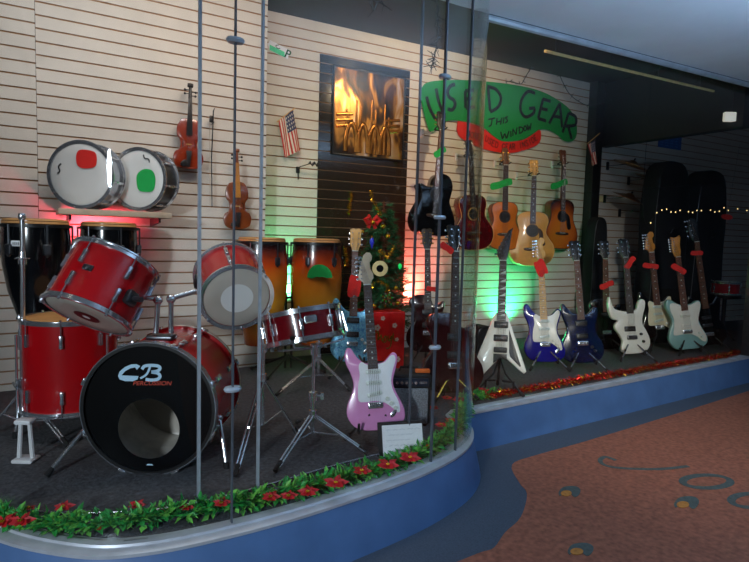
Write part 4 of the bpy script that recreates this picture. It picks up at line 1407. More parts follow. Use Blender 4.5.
G_, R2 = 'grntag', 'redtag'
ntag('green paper tag on the neck of the black cutaway acoustic', 'ba', 440, 152, 0.12, 0.055, -0.55, G_)
ntag('green paper tag on the neck of the classical guitar', 'cl', 502, 184, 0.22, 0.07, -0.28, G_)
ntag('green paper tag on the neck of the sunburst acoustic', 'su', 560, 184, 0.20, 0.065, -0.33, G_)
ntag('red paper tag on the glitter guitar neck left of the pink headstock', 'glit', 354.5, 286, 0.085, 0.165, 0.1, R2)
ntag('red paper tag at the neck joint of the wine red single cutaway', 'lp', 432, 289, 0.085, 0.04, 0.15, R2)
ntag('red paper tag on the neck of the dark red semi hollow guitar', 'dr', 447, 248, 0.10, 0.045, 0.55, R2)
ntag('red paper tag on the maple neck of the deep blue guitar', 'blue', 541, 268, 0.085, 0.14, -0.55 + 1.0 - 0.9, R2)
ntag('red paper tag on the neck of the black guitar behind the blue one', 'dk', 607, 285, 0.13, 0.055, -0.4, R2)
ntag('red paper tag slanted on the neck of the white hooked horn guitar', 'white', 630, 263, 0.125, 0.05, -0.95, R2)
ntag('red paper tag under the amber headstock of the black guitar', 'blk', 651, 266, 0.14, 0.05, 0.12, R2)
ntag('red paper tag on the neck of the seafoam guitar', 'sea', 679, 269, 0.14, 0.055, 0.5, R2)
ntag('red paper tag on the neck of the black bass', 'bass', 697, 253, 0.11, 0.045, -0.02, R2)


# --- violins and bow
VIO = sym([(0, 0), (0.05, 0.003), (0.09, 0.025), (0.104, 0.075), (0.095, 0.11), (0.086, 0.122), (0.066, 0.135), (0.056, 0.175), (0.064, 0.21), (0.076, 0.222), (0.083, 0.25), (0.08, 0.30), (0.055, 0.345), (0.02, 0.356), (0, 0.356)])


def violin(label, P0, P1, mat, fbm):
    Lt = 0.60
    T = frame(P0, V(P1) - V(P0), (-0.12, -1, 0), (V(P1) - V(P0)).length / Lt)
    t = thing('violin', label, 'violin', T)
    ol = cr(VIO, 3)
    MB().prism(ol, -0.018, 0.018, 0.003, dome=0.013).build('body', M[mat], t)
    MB().prism(cr([(-0.05, 0.02), (-0.055, 0.04), (-0.03, 0.06), (-0.01, 0.055), (-0.012, 0.02)], 3), -0.05, -0.03, 0.003).build('chin_rest', M['ebony'], t)
    MB().prism([(-0.021, 0.235), (0.021, 0.235), (0.012, 0.495), (-0.012, 0.495)], -0.046, -0.040, 0.001).build('fingerboard', M[fbm], t)
    MB().add([(-0.016, -0.04, 0.34), (0.016, -0.04, 0.34), (0.011, -0.04, 0.495), (-0.011, -0.04, 0.495), (-0.01, -0.015, 0.34), (0.01, -0.015, 0.34), (0.008, -0.022, 0.495), (-0.008, -0.022, 0.495)], [(0, 1, 2, 3), (4, 7, 6, 5), (0, 3, 7, 4), (1, 5, 6, 2), (0, 4, 5, 1), (3, 2, 6, 7)]).build('neck', M[mat], t)
    MB().tube([(0, -0.034, 0.49), (0, -0.030, 0.545), (0, -0.026, 0.575)], [0.013, 0.011, 0.009], 10).lathe([(0.001, -0.02), (0.014, -0.019), (0.017, 0), (0.014, 0.019), (0.001, 0.02)], 12, T=TL(0, -0.026, 0.584) @ RY(PI / 2)).build('scroll', M['ebony' if fbm == 'ebony' else mat], t)
    for k in range(4):
        sx = -1 if k % 2 else 1
        MB().tube([(0, 0, 0), (sx * 0.03, 0, 0)], 0.003, 6).ball((sx * 0.036, 0, 0), 0.009, 8, sc=(1, 0.5, 1)).build('peg', M['ebony'], t).matrix_local = TL(0, -0.03, 0.512 + 0.013 * k)
    MB().prism([(-0.008, 0.012), (0.008, 0.012), (0.020, 0.125), (-0.020, 0.125)], -0.047, -0.041, 0.001).build('tailpiece', M['ebony'], t)
    MB().prism([(-0.02, 0), (0.02, 0), (0.016, 0.03), (-0.016, 0.03)], -0.003, 0.003, T=TL(0, -0.033, 0.172) @ RX(-PI / 2) @ TL(0, 0, -0.0) ).build('bridge', M['maple'], t)
    for s in (-1, 1):
        MB().ribbon(cr([(s * 0.035 + s * 0.006, 0.145), (s * 0.041, 0.155), (s * 0.042, 0.18), (s * 0.034, 0.2), (s * 0.033, 0.212), (s * 0.04, 0.216)], 4, closed=False), 0.004, -0.0285, -0.026).build('sound_hole', M['black'], t)
    st = MB()
    for k in range(4):
        f = (k - 1.5) / 1.5
        st.tube([(f * 0.012, -0.047, 0.12), (f * 0.016, -0.062, 0.172), (f * 0.008, -0.048, 0.495)], 0.0006, 4)
    st.build('strings', M['steel'], t, ang=0)
    return t


violin('glossy red brown violin on the wall, upper of two, with dark fingerboard', wa(188, 169, 0.06), wa(190, 84, 0.07), 'vred', 'ebony')
violin('brown violin on the wall, lower of two, with pale fingerboard', wa(237.5, 229, 0.07), wa(236, 149, 0.07), 'vbrn', 'amber')
P0, P1 = wa(212, 207, 0.05), wa(213.5, 108, 0.05)
T = frame(P0, P1 - P0, (0, -1, 0))
t = thing('violin_bow', 'thin dark violin bow hung on the wall between the two violins', 'bow', T)
Lb = (P1 - P0).length
MB().tube([(0, 0, 0), (-0.008, 0, Lb * 0.5), (0, 0, Lb - 0.02), (0.008, 0, Lb)], [0.0035, 0.004, 0.0045, 0.003], 8).build('stick', M['ebony'], t)
MB().box((-0.014, 0, Lb - 0.075), (0.024, 0.012, 0.045), bev=0.003).build('frog', M['ebony'], t)
MB().tube([(-0.024, 0, Lb - 0.08), (-0.012, 0, 0.01)], 0.002, 6).build('hair', M['grayw'], t)
MB().tube([(0.0, 0.056, Lb - 0.1), (0, -0.01, Lb - 0.1), (0, -0.012, Lb - 0.09)], 0.003, 6).build('peg', M['dsteel'], t)
# ================================================================== WALL DISPLAYS
# smoked mirror panel set on the right wall (slat grooves run across it)
c0, c1 = wb(320, 55, 0.004), wb(410, 70, 0.004)
zt = (c0.z + c1.z) / 2
mw = (V((c1.x, c1.y)) - V((c0.x, c0.y))).length
mT = frame(((c0.x + c1.x) / 2, (c0.y + c1.y) / 2, FLOOR), (0, 0, 1), -WBN)
mp = thing('mirror_panel', 'tall dark smoked mirror panel with slat lines behind the Christmas tree', 'mirror', mT)
mb = MB()
z = FLOOR
ph = 2.721 - 33 * 0.0752
zs_ = [ph + k * 0.0752 for k in range(40)]
prev = 0.004
for zz in zs_ + [zt + 0.01]:
    a, b = prev, min(zz - FLOOR - 0.0035, zt - FLOOR)
    if b > a + 0.005:
        mb.box((0, 0, (a + b) / 2), (mw, 0.006, b - a))
    prev = max(zz - FLOOR + 0.0035, 0.004)
    if zz > zt:
        break
mb.build('mirror_face', M['mirror'], mp, ang=0)
MB().box((0, 0.0065, (zt - FLOOR) / 2), (mw, 0.004, zt - FLOOR - 0.01)).build('backing', M['groove'], mp, ang=0)

# gold brass poster in a slim dark frame
q = [wb(332.5, 65, 0.018), wb(405, 77, 0.018), wb(403.5, 161, 0.018), wb(332.5, 155, 0.018)]
cx = sum((p for p in q), V((0, 0, 0))) / 4
pw = ((q[1] - q[0]).xy.length + (q[2] - q[3]).xy.length) / 2
phh = (q[0].z - q[3].z + q[1].z - q[2].z) / 2
pT = frame((cx.x, cx.y, cx.z), (0, 0, 1), -WBN)
po = thing('framed_poster', 'framed poster of shiny gold brass horns on a dark mirror panel', 'poster', pT)
mb = MB()
for s in (-1, 1):
    mb.box((s * (pw / 2 - 0.006), 0, 0), (0.012, 0.022, phh), bev=0.002)
    mb.box((0, 0, s * (phh / 2 - 0.006)), (pw - 0.024, 0.022, 0.012), bev=0.002)
mb.build('frame', M['black'], po)
pmat = bpy.data.materials.new('poster_print')
pmat.use_nodes = True
nt = pmat.node_tree
bs = nt.nodes['Principled BSDF']
tc = nt.nodes.new('ShaderNodeTexCoord')
mp_ = nt.nodes.new('ShaderNodeMapping')
mp_.inputs['Scale'].default_value = (3.6, 1, 1.8)
nz = nt.nodes.new('ShaderNodeTexNoise')
nz.inputs['Scale'].default_value = 1.6
nz.inputs['Detail'].default_value = 3
nz.inputs['Distortion'].default_value = 1.2
rp = nt.nodes.new('ShaderNodeValToRGB')
for e, (pp, cc) in zip([rp.color_ramp.elements[0], rp.color_ramp.elements[1], rp.color_ramp.elements.new(0.5), rp.color_ramp.elements.new(0.58)], [(0.40, '0c0804'), (0.72, 'fff0cc'), (0.50, '50300e'), (0.58, 'b07c34')]):
    e.position = pp
    e.color = lin(cc)
nt.links.new(tc.outputs['Object'], mp_.inputs['Vector'])
nt.links.new(mp_.outputs[0], nz.inputs['Vector'])
nt.links.new(nz.outputs['Fac'], rp.inputs['Fac'])
nt.links.new(rp.outputs[0], bs.inputs['Base Color'])
bs.inputs['Metallic'].default_value = 0.6
bs.inputs['Roughness'].default_value = 0.3
MB().box((0, 0.002, 0), (pw - 0.022, 0.004, phh - 0.022)).build('print', pmat, po, ang=0)
# brass tubes of the printed horns, in slight relief
mb = MB()
for k, (xx, zz) in enumerate(((-0.215, 0.02), (-0.125, 0.10), (-0.085, 0.06), (0.02, 0.12), (0.06, 0.05), (0.15, 0.10), (0.19, 0.0))):
    mb.tube([(xx, -0.003, -0.31), (xx, -0.003, zz)], [0.014, 0.009], 10)
for xx, w_ in ((-0.17, 0.05), (-0.06, 0.045), (0.05, 0.05), (0.155, 0.045)):
    mb.tube([(a, -0.005, b) for a, b in cr([(xx - w_, -0.31), (xx - w_, -0.20), (xx - w_ * 0.5, -0.11), (xx, -0.085), (xx + w_ * 0.5, -0.11), (xx + w_, -0.20), (xx + w_, -0.31)], 5, closed=False)], 0.020, 10)
for xx in (-0.235, 0.225):
    for dz in (0, 0.045, 0.09):
        mb.tube([(xx - 0.075, -0.005, -0.12 + dz), (xx + 0.075, -0.005, -0.10 + dz)], 0.013, 8)
sx = (pw - 0.03) / 0.66
sz = (phh - 0.03) / 0.66
mb.v = [V((max(-pw / 2 + 0.016, min(pw / 2 - 0.016, p.x * sx)), p.y * 0.5, max(-phh / 2 + 0.016, min(phh / 2 - 0.016, p.z * sz)))) for p in mb.v]
mb.build('horn_relief', pm('printed_brass', '9c6426', 0.25, metal=0.75, scale=14, var=0.5), po)

# USED GEAR banner, lettering traced in the plane of the wall
bO = wb(500, 105, 0.02)
bT_ = frame(bO, (0, 0, 1), -WBN)
bI = bT_.inverted()


def bl(px, off=0.02):
    out = []
    for x, y in px:
        p = bI @ wb(x, y, off)
        out.append((p.x, p.z))
    return out


def c4(px):
    return [(410 + x / 3.942, 70 + y / 3.942) for x, y in px]


gb = thing('sign_banner', 'green hand painted paper banner reading USED GEAR THIS WINDOW', 'banner', bT_)
MB().prism(cr(bl(c4([(42, 100), (52, 62), (80, 46), (150, 40), (220, 40), (300, 45), (420, 60), (520, 85), (600, 130), (640, 170), (657, 220), (655, 262), (638, 281), (610, 280), (580, 255), (545, 236), (510, 235), (480, 255), (440, 275), (370, 281), (330, 261), (290, 226), (230, 206), (150, 200), (112, 235), (80, 246), (60, 190)])), 4), -0.0015, 0.0015).build('paper', M['banner'], gb, ang=0)


def strokes(mb, lst, w, off=0.02):
    for k, s in enumerate(lst):
        p = bl(s, off)
        if len(p) > 2:
            p = cr(p, 4, closed=False)
        mb.ribbon(p, w, -0.0026 - 0.0001 * (k % 4), -0.0016)


mb = MB()
strokes(mb, [[(426.5, 96.5), (429.5, 108), (435, 119)], [(436, 88.5), (438.7, 102), (444.5, 115.5)], [(435, 119), (440, 120.5), (444.5, 115.5)],
             [(455, 84.5), (450.5, 86), (447.5, 91), (449, 97), (453.5, 100), (455, 105), (452, 110), (447.5, 109)],
             [(474, 90), (465, 91)], [(465, 91), (465.5, 108)], [(465.5, 108), (475, 107)], [(465, 99), (472.5, 98.5)],
             [(488, 88), (490, 111)], [(487, 86.5), (496, 89.5), (500.8, 98), (498, 107), (490, 112)],
             [(535, 93.5), (528, 91.5), (521.8, 99), (520.4, 110), (525.4, 117), (533, 113.5), (534.6, 108.5)], [(529, 108.5), (535, 108)],
             [(543, 99), (538, 118.5)], [(542.6, 99), (550.5, 101.5)], [(540.5, 108.5), (547.5, 110)], [(538, 118.5), (546, 121)],
             [(559.7, 103.5), (549, 123.5)], [(559.7, 103.5), (562, 127.5)], [(553, 116), (561, 117.5)],
             [(568.5, 113), (562.5, 132.5)], [(568.5, 113), (575.5, 117), (575, 125), (565.5, 126)], [(568, 126), (571.5, 139)]], 0.032)
strokes(mb, [[(488, 119.5), (495, 118)], [(492, 119), (491, 125), (488.5, 126.5)],
             [(497, 118), (496.2, 125)], [(501.6, 117.5), (500.4, 124.8)], [(496.6, 122), (501, 121.2)],
             [(503.8, 117.3), (503.2, 123.8)],
             [(508, 116.5), (505.2, 118), (507.6, 120.5), (505, 123)],
             [(500.5, 131.7), (502.3, 139)], [(502.3, 139), (504.5, 133.5)], [(504.5, 133.5), (506.5, 138.6)], [(506.5, 138.6), (508.9, 131)],
             [(510.6, 131), (510.8, 137)],
             [(512.7, 136), (512.7, 129)], [(512.7, 129), (516, 134.6)], [(516, 134.6), (516.8, 127.5)],
             [(518.8, 127), (519.4, 133.8)], [(518.8, 127), (522.4, 128), (522.4, 131.3), (519.4, 133.8)],
             [(525, 125.5), (523.6, 128.5), (524.8, 131), (526.4, 128.5), (525, 125.5)],
             [(527, 124.3), (527.8, 130.6)], [(527.8, 130.6), (529, 126)], [(529, 126), (530, 130)], [(530, 130), (531, 123)]], 0.014)
mb.build('lettering', M['ink'], gb, ang=0)
rO = frame(wb(500, 140, 0.014), (0, 0, 1), -WBN)
bI = rO.inverted()
rb = thing('sign_banner', 'curved red paper strip with small lettering below the green banner', 'banner', rO)
MB().prism(cr(bl(c4([(195, 190), (240, 210), (290, 232), (330, 262), (370, 282), (440, 277), (480, 257), (513, 236), (511, 285), (470, 310), (400, 327), (330, 321), (260, 300), (190, 255)]), 0.014), 4), -0.0015, 0.0015).build('paper', M['bannerr'], rb, ang=0)
# small lettering, each letter as strokes in a 1x1.6 cell
FONT = dict(M=[[(0, 0), (0.1, 1.6)], [(0.1, 1.6), (0.5, 0.7)], [(0.5, 0.7), (0.9, 1.6)], [(0.9, 1.6), (1, 0)]], O=[[(0.5, 0), (0, 0.5), (0, 1.1), (0.5, 1.6), (1, 1.1), (1, 0.5), (0.5, 0)]], R=[[(0, 0), (0, 1.6)], [(0, 1.6), (0.9, 1.4), (0.8, 0.9), (0, 0.8)], [(0.3, 0.8), (1, 0)]], E=[[(0, 0), (0, 1.6)], [(0, 1.6), (0.9, 1.6)], [(0, 0.8), (0.7, 0.8)], [(0, 0), (0.9, 0)]], U=[[(0, 1.6), (0.05, 0.4), (0.5, 0), (0.95, 0.4), (1, 1.6)]], S=[[(0.95, 1.4), (0.5, 1.6), (0.05, 1.25), (0.5, 0.8), (0.95, 0.4), (0.5, 0), (0, 0.2)]], D=[[(0, 0), (0, 1.6)], [(0, 1.6), (0.8, 1.4), (1, 0.8), (0.8, 0.2), (0, 0)]], G=[[(0.95, 1.3), (0.5, 1.6), (0, 1.1), (0, 0.5), (0.5, 0), (0.95, 0.3), (0.95, 0.7)], [(0.95, 0.7), (0.6, 0.7)]], A=[[(0, 0), (0.5, 1.6)], [(0.5, 1.6), (1, 0)], [(0.2, 0.6), (0.8, 0.6)]], I=[[(0.5, 0), (0.5, 1.6)]], N=[[(0, 0), (0, 1.6)], [(0, 1.6), (1, 0)], [(1, 0), (1, 1.6)]])
base_px = cr([(466, 134.5), (476, 138), (484, 139), (492, 144.5), (500, 147.5), (510, 148.5), (520, 147), (530, 143.5), (537.5, 138)], 8, closed=False)
bp = bl(base_px, 0.014)
acc = [0.0]
for a, b in zip(bp[:-1], bp[1:]):
    acc.append(acc[-1] + math.hypot(b[0] - a[0], b[1] - a[1]))


def along(d):
    for i in range(len(acc) - 1):
        if d <= acc[i + 1]:
            u = (d - acc[i]) / (acc[i + 1] - acc[i])
            a, b = V(bp[i]), V(bp[i + 1])
            return a.lerp(b, u), (b - a).normalized()
    return V(bp[-1]), (V(bp[-1]) - V(bp[-2])).normalized()


txt = 'MORE USED GEAR INSIDE'
step = acc[-1] / len(txt)
mb = MB()
for i, ch in enumerate(txt):
    if ch == ' ':
        continue
    p, tn = along(step * (i + 0.15))
    nn = V((-tn.y, tn.x))
    for k, s in enumerate(FONT[ch]):
        pts_ = [p + tn * (x * step * 0.68) + nn * (y * 0.034 - 0.012) for x, y in s]
        mb.ribbon(cr([tuple(v) for v in pts_], 3, closed=False) if len(pts_) > 2 else pts_, 0.0075, -0.0026 - 0.0001 * (k % 4), -0.0016)
mb.build('lettering', M['ink'], rb, ang=0)

# small sticker with a dark P
sT = frame(wb(279.5, 50, 0.006), (0, 0, 1), -WBN, 0.8) @ RY(math.radians(16))
st_ = thing('wall_sticker', 'small pale paper sticker, painted green-lit below, high on the wall with dark letters', 'sticker', sT)
MB().prism([(-0.11, 0.0), (-0.10, 0.045), (0.10, 0.045), (0.11, -0.045), (-0.08, -0.045)], -0.001, 0.001, T=TL(-0.01, 0, 0)).build('paper', M['paper'], st_, ang=0)
MB().prism([(-0.09, 0.004), (0.06, 0.004), (0.075, -0.043), (-0.08, -0.043)], -0.0018, -0.001, T=TL(-0.01, 0, 0)).build('green_lit_band', pm('green_lit_paper', '58dca0', 0.7), st_, ang=0)  # green light on the paper painted in as a band
mb = MB()
mb.ribbon([(0.066, -0.04), (0.075, 0.04)], 0.014, -0.0026, -0.0018)
mb.ribbon(cr([(0.075, 0.036), (0.105, 0.03), (0.103, 0.005), (0.07, 0.0)], 4, closed=False), 0.012, -0.0027, -0.0019)
mb.ribbon(cr([(-0.02, 0.04), (-0.045, 0.02), (-0.02, 0.005), (0.0, 0.018)], 4, closed=False), 0.006, -0.0026, -0.0018)
mb.build('lettering', pm('dark_green_ink', '0a5a34', 0.8), st_, ang=0)


# flags
def flag(label, tl, tr, bl_, br, off, stick, group=None):
    A, B, Cc, D = [V(p) for p in (tl, tr, bl_, br)]
    t = thing('small_flag', label, 'flag', TL(*A), group)
    mb = MB()
    nx, ny = 26, 20
    vs = []
    for s in (0, 1):
        for j in range(ny + 1):
            for i in range(nx + 1):
                u, v = i / nx, j / ny
                p = A.lerp(B, u).lerp(Cc.lerp(D, u), v) - A
                p = p + WBN * (-0.016 * math.sin(u * 9 + v * 2) * (0.3 + v)) + V((0, 0.0015 * s, 0))
                vs.append(p)
    M1 = (nx + 1) * (ny + 1)
    for j in range(ny):
        for i in range(nx):
            stripe = i // 2
            mi = 0 if stripe % 2 == 0 else 1
            if i >= 12 and j < 9:
                mi = 1 if (i % 3 == 1 and j % 2 == 1) else 2
            a = j * (nx + 1) + i
            mb.add([], [])
            mb.f.append((a, a + 1, a + nx + 2, a + nx + 1))
            mb.m.append(mi)
            mb.f.append((M1 + a, M1 + a + nx + 1, M1 + a + nx + 2, M1 + a + 1))
            mb.m.append(mi)
    mb.v = vs
    mb.build('cloth', [M['flagr'], M['flagw'], M['flagb']], t)
    MB().tube([V(stick[0]) - A, V(stick[1]) - A], 0.004, 8).build('stick', M['maple'], t)
    return t


flag('small striped flag with blue starred corner hanging on the wall left of the mirror panel', wb(278.5, 121, 0.05), wb(293, 110, 0.05), wb(284, 158, 0.06), wb(301, 150, 0.06), 0.03, (wb(277, 122, 0.05), wb(295, 108, 0.045)))
p1 = wb(591, 140, 0.16)
flag('small striped flag on a pale stick mounted on the black post', wb(588, 144.5, 0.16), wb(595, 140.5, 0.17), wb(592.5, 166, 0.16), wb(596.5, 163, 0.17), 0.03, (wb(587, 144, 0.14), wb(600, 133, 0.19)))
# hook with twisted black cable
hT = frame(wb(297.5, 170, 0.0), (0, 0, 1), -WBN)
hk = thing('wall_hook', 'small black wall hook with a twisted black cable end on the wall', 'hook', hT)
MB().box((0, -0.006, 0.0), (0.03, 0.012, 0.05), bev=0.004).build('plate', M['black'], hk)
e = hT.inverted() @ wb(309, 164, 0.10)
MB().tube([(0, -0.01, 0.012), (0.0, -0.05, 0.02), tuple(e)], 0.0035, 8).tube([(0, -0.012, 0.0), (0, -0.018, -0.075)], 0.005, 8).build('arm', M['black'], hk)
e2 = hT.inverted() @ wb(320, 164, 0.10)
pts_ = [e.lerp(e2, k / 10) + V((0, 0, 0.013 * math.sin(k * 1.6))) for k in range(11)]
MB().tube(pts_, [0.008 + 0.004 * math.sin(k * 1.9) for k in range(11)], 8).build('cable_end', M['black'], hk)

# ================================================================== TREE AND GIFT
tp = at(386, 352, 3.62)
tp.z = FLOOR
ty = tp.y
px_m = 1 / ((at(387, 300, ty) - at(386, 300, ty)).length)
tr = thing('christmas_tree', 'small artificial Christmas tree with ornaments in front of the mirror panel', 'tree', TL(tp.x - 0.03, tp.y, FLOOR))
tz = at(374, 196, ty).z - FLOOR
MB().tube([(0, 0, 0.30), (-0.03, 0, tz - 0.03)], [0.018, 0.006], 8).build('trunk', M['mahog'], tr)
mb = MB()
random.seed(11)
for i in range(420):
    u = random.random() ** 0.75
    z = 0.33 + (tz - 0.38) * (1 - u)
    f = 1 - (z - 0.33) / (tz - 0.33)
    L_ = (0.07 + 0.30 * f) * random.uniform(0.7, 1.05)
    w = random.uniform(0, 2 * PI)
    d = V((math.cos(w) * (0.82 if math.cos(w) > 0 else 1.0), math.sin(w) * 0.6, random.uniform(-0.35, 0.25)))
    a = V((-0.03 * (1 - f), 0, z))
    b = a + d * L_
    mb.tube([a, b], [0.004, 0.0015], 4)
    side = d.cross(V((0, 0, 1))).normalized()
    upv = side.cross(d)
    for k in range(26):
        q = a.lerp(b, 0.25 + 0.75 * k / 26)
        g = random.uniform(0, 2 * PI)
        nd = (side * math.cos(g) + upv * math.sin(g)) * random.uniform(0.028, 0.045) + d * 0.03
        o = nd.cross(d).normalized() * 0.0035
        mb.add([q + o, q - o, q + nd], [(0, 1, 2)], 1)
mb.build('branches', [M['mahog'], M['pine']], tr, ang=0)


def topz(label, cat, name, P):
    return thing(name, label, cat, TL(*P))


# ornaments hang on the tree: things of their own
yo = ty - 0.20
P = at(372, 221, yo)
bw = topz('red bow ornament near the top of the tree', 'ornament', 'bow_ornament', P)
mb = MB()
for s in (-1, 1):
    mb.tube([(0, 0, 0), (s * 0.035, -0.01, 0.03), (s * 0.06, -0.012, 0.01), (s * 0.04, -0.008, -0.015), (0, 0, 0)], [0.008, 0.018, 0.020, 0.018, 0.008], 8)
    mb.tube([(0, 0, 0), (s * 0.03, 0, -0.05)], [0.009, 0.014], 6)
mb.build('loops', M['redtag'], bw)
MB().ball((0, -0.015, -0.01), 0.016, 10).build('knot', M['ting'], bw)
P = at(380, 268.5, yo - 0.03)
dT = frame(P, (0, 0, 1), (-FW.x, -FW.y, 0))
dsk = thing('disc_ornament', 'round gold disc ornament with dark centre on the tree', 'ornament', dT)
MB().ring(0.026, 0.056, -0.004, 0.004, 36, T=RX(PI / 2)).build('gold_ring', pm('pale_gold', 'd8c48a', 0.35, metal=0.5), dsk)
MB().lathe([(0.0005, -0.003), (0.027, -0.003), (0.027, 0.003), (0.0005, 0.003)], 28, T=RX(PI / 2)).build('dark_centre', M['bgloss'], dsk)
MB().tube([(0, 0, 0.055), (0, 0.02, 0.10)], 0.0015, 4).build('hanging_loop', M['ting'], dsk)
P = at(372, 242, yo)
ob = topz('blue glass icicle bulb ornament above the gold disc', 'ornament', 'bulb_ornament', P)
MB().lathe([(0.001, -0.05), (0.008, -0.03), (0.017, -0.005), (0.015, 0.018), (0.006, 0.03), (0.001, 0.032)], 14).build('bulb', pm('blue_glass', '2a38d8', 0.15, coat=0.6), ob)
MB().tube([(0, 0, 0.028), (0, 0, 0.045)], 0.007, 8).build('cap', M['ting'], ob)
P = at(386, 298, yo - 0.02)
oc = topz('cluster of silver and coloured star beads low on the tree', 'ornament', 'bead_ornament', P)
mb = MB()
for k in range(22):
    a = k * 0.9
    r = 0.012 + 0.0024 * k
    mb.ball((r * math.cos(a), -0.01, r * math.sin(a)), 0.0075, 6, mi=k % 3)
mb.build('beads', [M['chrome'], M['ting'], pm('bead_green', '30a040', 0.3)], oc)


def tinsel(mb, path_, rad, n, mis=(0,), ln=0.03, wd=0.003):
    acc_ = []
    for i in range(len(path_) - 1):
        acc_.append((V(path_[i + 1]) - V(path_[i])).length)
    tot = sum(acc_)
    for k in range(n):
        d = random.uniform(0, tot)
        i = 0
        while i < len(acc_) - 1 and d > acc_[i]:
            d -= acc_[i]
            i += 1
        p = V(path_[i]).lerp(V(path_[i + 1]), min(1, d / acc_[i]))
        w = V((random.gauss(0, 1), random.gauss(0, 1), random.gauss(0, 1))).normalized()
        s = w.orthogonal().normalized() * wd
        a = p + w * rad * 0.2
        b = p + w * random.uniform(0.6, 1.0) * rad
        mb.add([a + s, a - s, b - s * 0.6, b + s * 0.6], [(0, 1, 2, 3)], random.choice(mis))


for lab, pxs in (('gold tinsel strand hanging at the left of the tree top', [(352, 192), (350, 203), (349, 214)]), ('gold tinsel strand draped over the tree top', [(371, 190), (373, 200), (377, 209), (382, 216)]), ('gold tinsel swag looped across the middle of the tree', [(369, 292), (373, 283), (380, 281), (387, 285), (389, 296)]), ('gold tinsel strand at the right of the blue bulb', [(379, 250), (387, 258), (392, 252), (394, 246)]), ('gold tinsel strand left of the pale headstock by the conga', [(345, 248), (347, 258), (346, 266)])):
    pp = [wb(x, y, 0.02) if 'left of' in lab or 'at the left' in lab else at(x, y, yo - 0.02) for x, y in pxs]
    o = pp[0]
    t = thing('tinsel_strand', lab, 'tinsel', TL(*o))
    mb = MB()
    mb.tube([p - o for p in pp], 0.002, 5)
    tinsel(mb, [p - o for p in pp], 0.022, 150, (0,), wd=0.003)
    mb.build('tinsel', M['ting'], t, ang=0)
for x, y in ((362, 232), (388, 236), (366, 262), (396, 288), (374, 306), (398, 303), (383, 226)):
    P = at(x, y, yo + 0.02)
    t = thing('ball_ornament', 'small gold ball ornament hanging on the Christmas tree', 'ornament', TL(*P), 'gold balls on the Christmas tree')
    MB().ball((0, 0, 0), 0.018, 12).build('ball', M['ting'], t)
    MB().tube([(0, 0, 0.016), (0, 0, 0.026)], 0.005, 8).build('cap', M['steel'], t)
P = at(400, 266, yo)
gl_ = topz('glowing green light bulb at the right edge of the tree', 'light', 'tree_light', P)
MB().lathe([(0.001, -0.025), (0.012, -0.012), (0.014, 0.006), (0.006, 0.02), (0.001, 0.022)], 12).build('bulb', pm('green_glow', '18d060', 0.4, emit=0.7), gl_)
MB().tube([(0, 0, 0.018), (0, 0.0, 0.04)], 0.007, 8).build('socket', M['wire'], gl_)

# red wrapped gift box under the tree
gp = at(384, 357, 3.33)
gp.z = FLOOR
gT = frame(gp, (0, 0, 1), (-0.25, -1, 0))
gf = thing('gift_box', 'red gift wrapped box with gold writing below the Christmas tree', 'gift', gT)
gh = at(384, 312, 3.33).z - FLOOR
MB().box((0, 0.10, gh / 2), (0.30, 0.22, gh), bev=0.006).build('wrapped_box', M['wrap'], gf)
mb = MB()
for a, b, r in ((-0.06, 0.75, 0.02), (0.07, 0.78, 0.016), (-0.09, 0.30, 0.015), (0.10, 0.22, 0.018), (0.02, 0.15, 0.013), (0.09, 0.55, 0.012), (-0.02, 0.9, 0.014)):
    for k in range(5):
        w = k * 2 * PI / 5
        mb.prism([(a + r * 0.7 * math.cos(w) + r * 0.5 * math.cos(v * PI / 4), gh * b + r * 0.7 * math.sin(w) + r * 0.5 * math.sin(v * PI / 4)) for v in range(8)], -0.0125 - 0.0002 * k, -0.0102)
mb.build('printed_flowers', pm('print_pale', 'c8a890', 0.5), gf, ang=0)
mb = MB()
for s in ([(-0.085, 0.0), (-0.075, 0.07), (-0.05, 0.075), (-0.055, 0.02), (-0.03, 0.06)], [(-0.03, 0.06), (-0.02, 0.01), (0.0, 0.05), (0.01, 0.02), (-0.01, 0.0)], [(0.02, 0.05), (0.03, 0.01), (0.05, 0.05), (0.04, -0.03), (0.01, -0.04)], [(0.06, 0.07), (0.065, 0.02), (0.09, 0.01)]):
    mb.ribbon(cr([(x, z + gh * 0.5) for x, z in s], 4, closed=False), 0.009, -0.0126, -0.0102)
mb.build('gold_script', M['ting'], gf, ang=0)

# ================================================================== AMP, SIGN
ap = fl(409, 427)
aT = frame((ap.x, ap.y, FLOOR), (0, 0, 1), (-0.45, -0.89, 0))
am = thing('guitar_amplifier', 'small black practice amplifier with grey grille behind the pink guitar', 'amplifier', aT)
ah = at(409, 374, ap.y).z - FLOOR
aw = 0.215
MB().box((0, 0.07, ah / 2 + 0.004), (aw, 0.14, ah - 0.012), bev=0.010).build('cabinet', M['amp'], am)
MB().box((0, -0.002, ah * 0.40), (aw - 0.03, 0.01, ah * 0.66), bev=0.004).build('grille', M['grille'], am)
MB().box((0, -0.003, ah * 0.845), (aw - 0.03, 0.01, ah * 0.15), bev=0.003).build('control_panel', pm('panel_blueblack', '1c2a3c', 0.3), am)
for k in range(5):
    MB().lathe([(0.0085, 0), (0.0075, 0.012), (0.0005, 0.012)], 12).build('knob', M['chrome'], am).matrix_local = TL(-0.07 + k * 0.024, -0.008, ah * 0.845) @ RX(PI / 2)
MB().box((0.065, -0.0085, ah * 0.845), (0.04, 0.002, 0.012)).build('maker_plate', M['steel'], am)
MB().tube([(-0.05, 0.07, ah - 0.004), (-0.045, 0.07, ah + 0.018), (0.045, 0.07, ah + 0.018), (0.05, 0.07, ah - 0.004)], 0.007, 8).build('handle', M['rubber'], am)
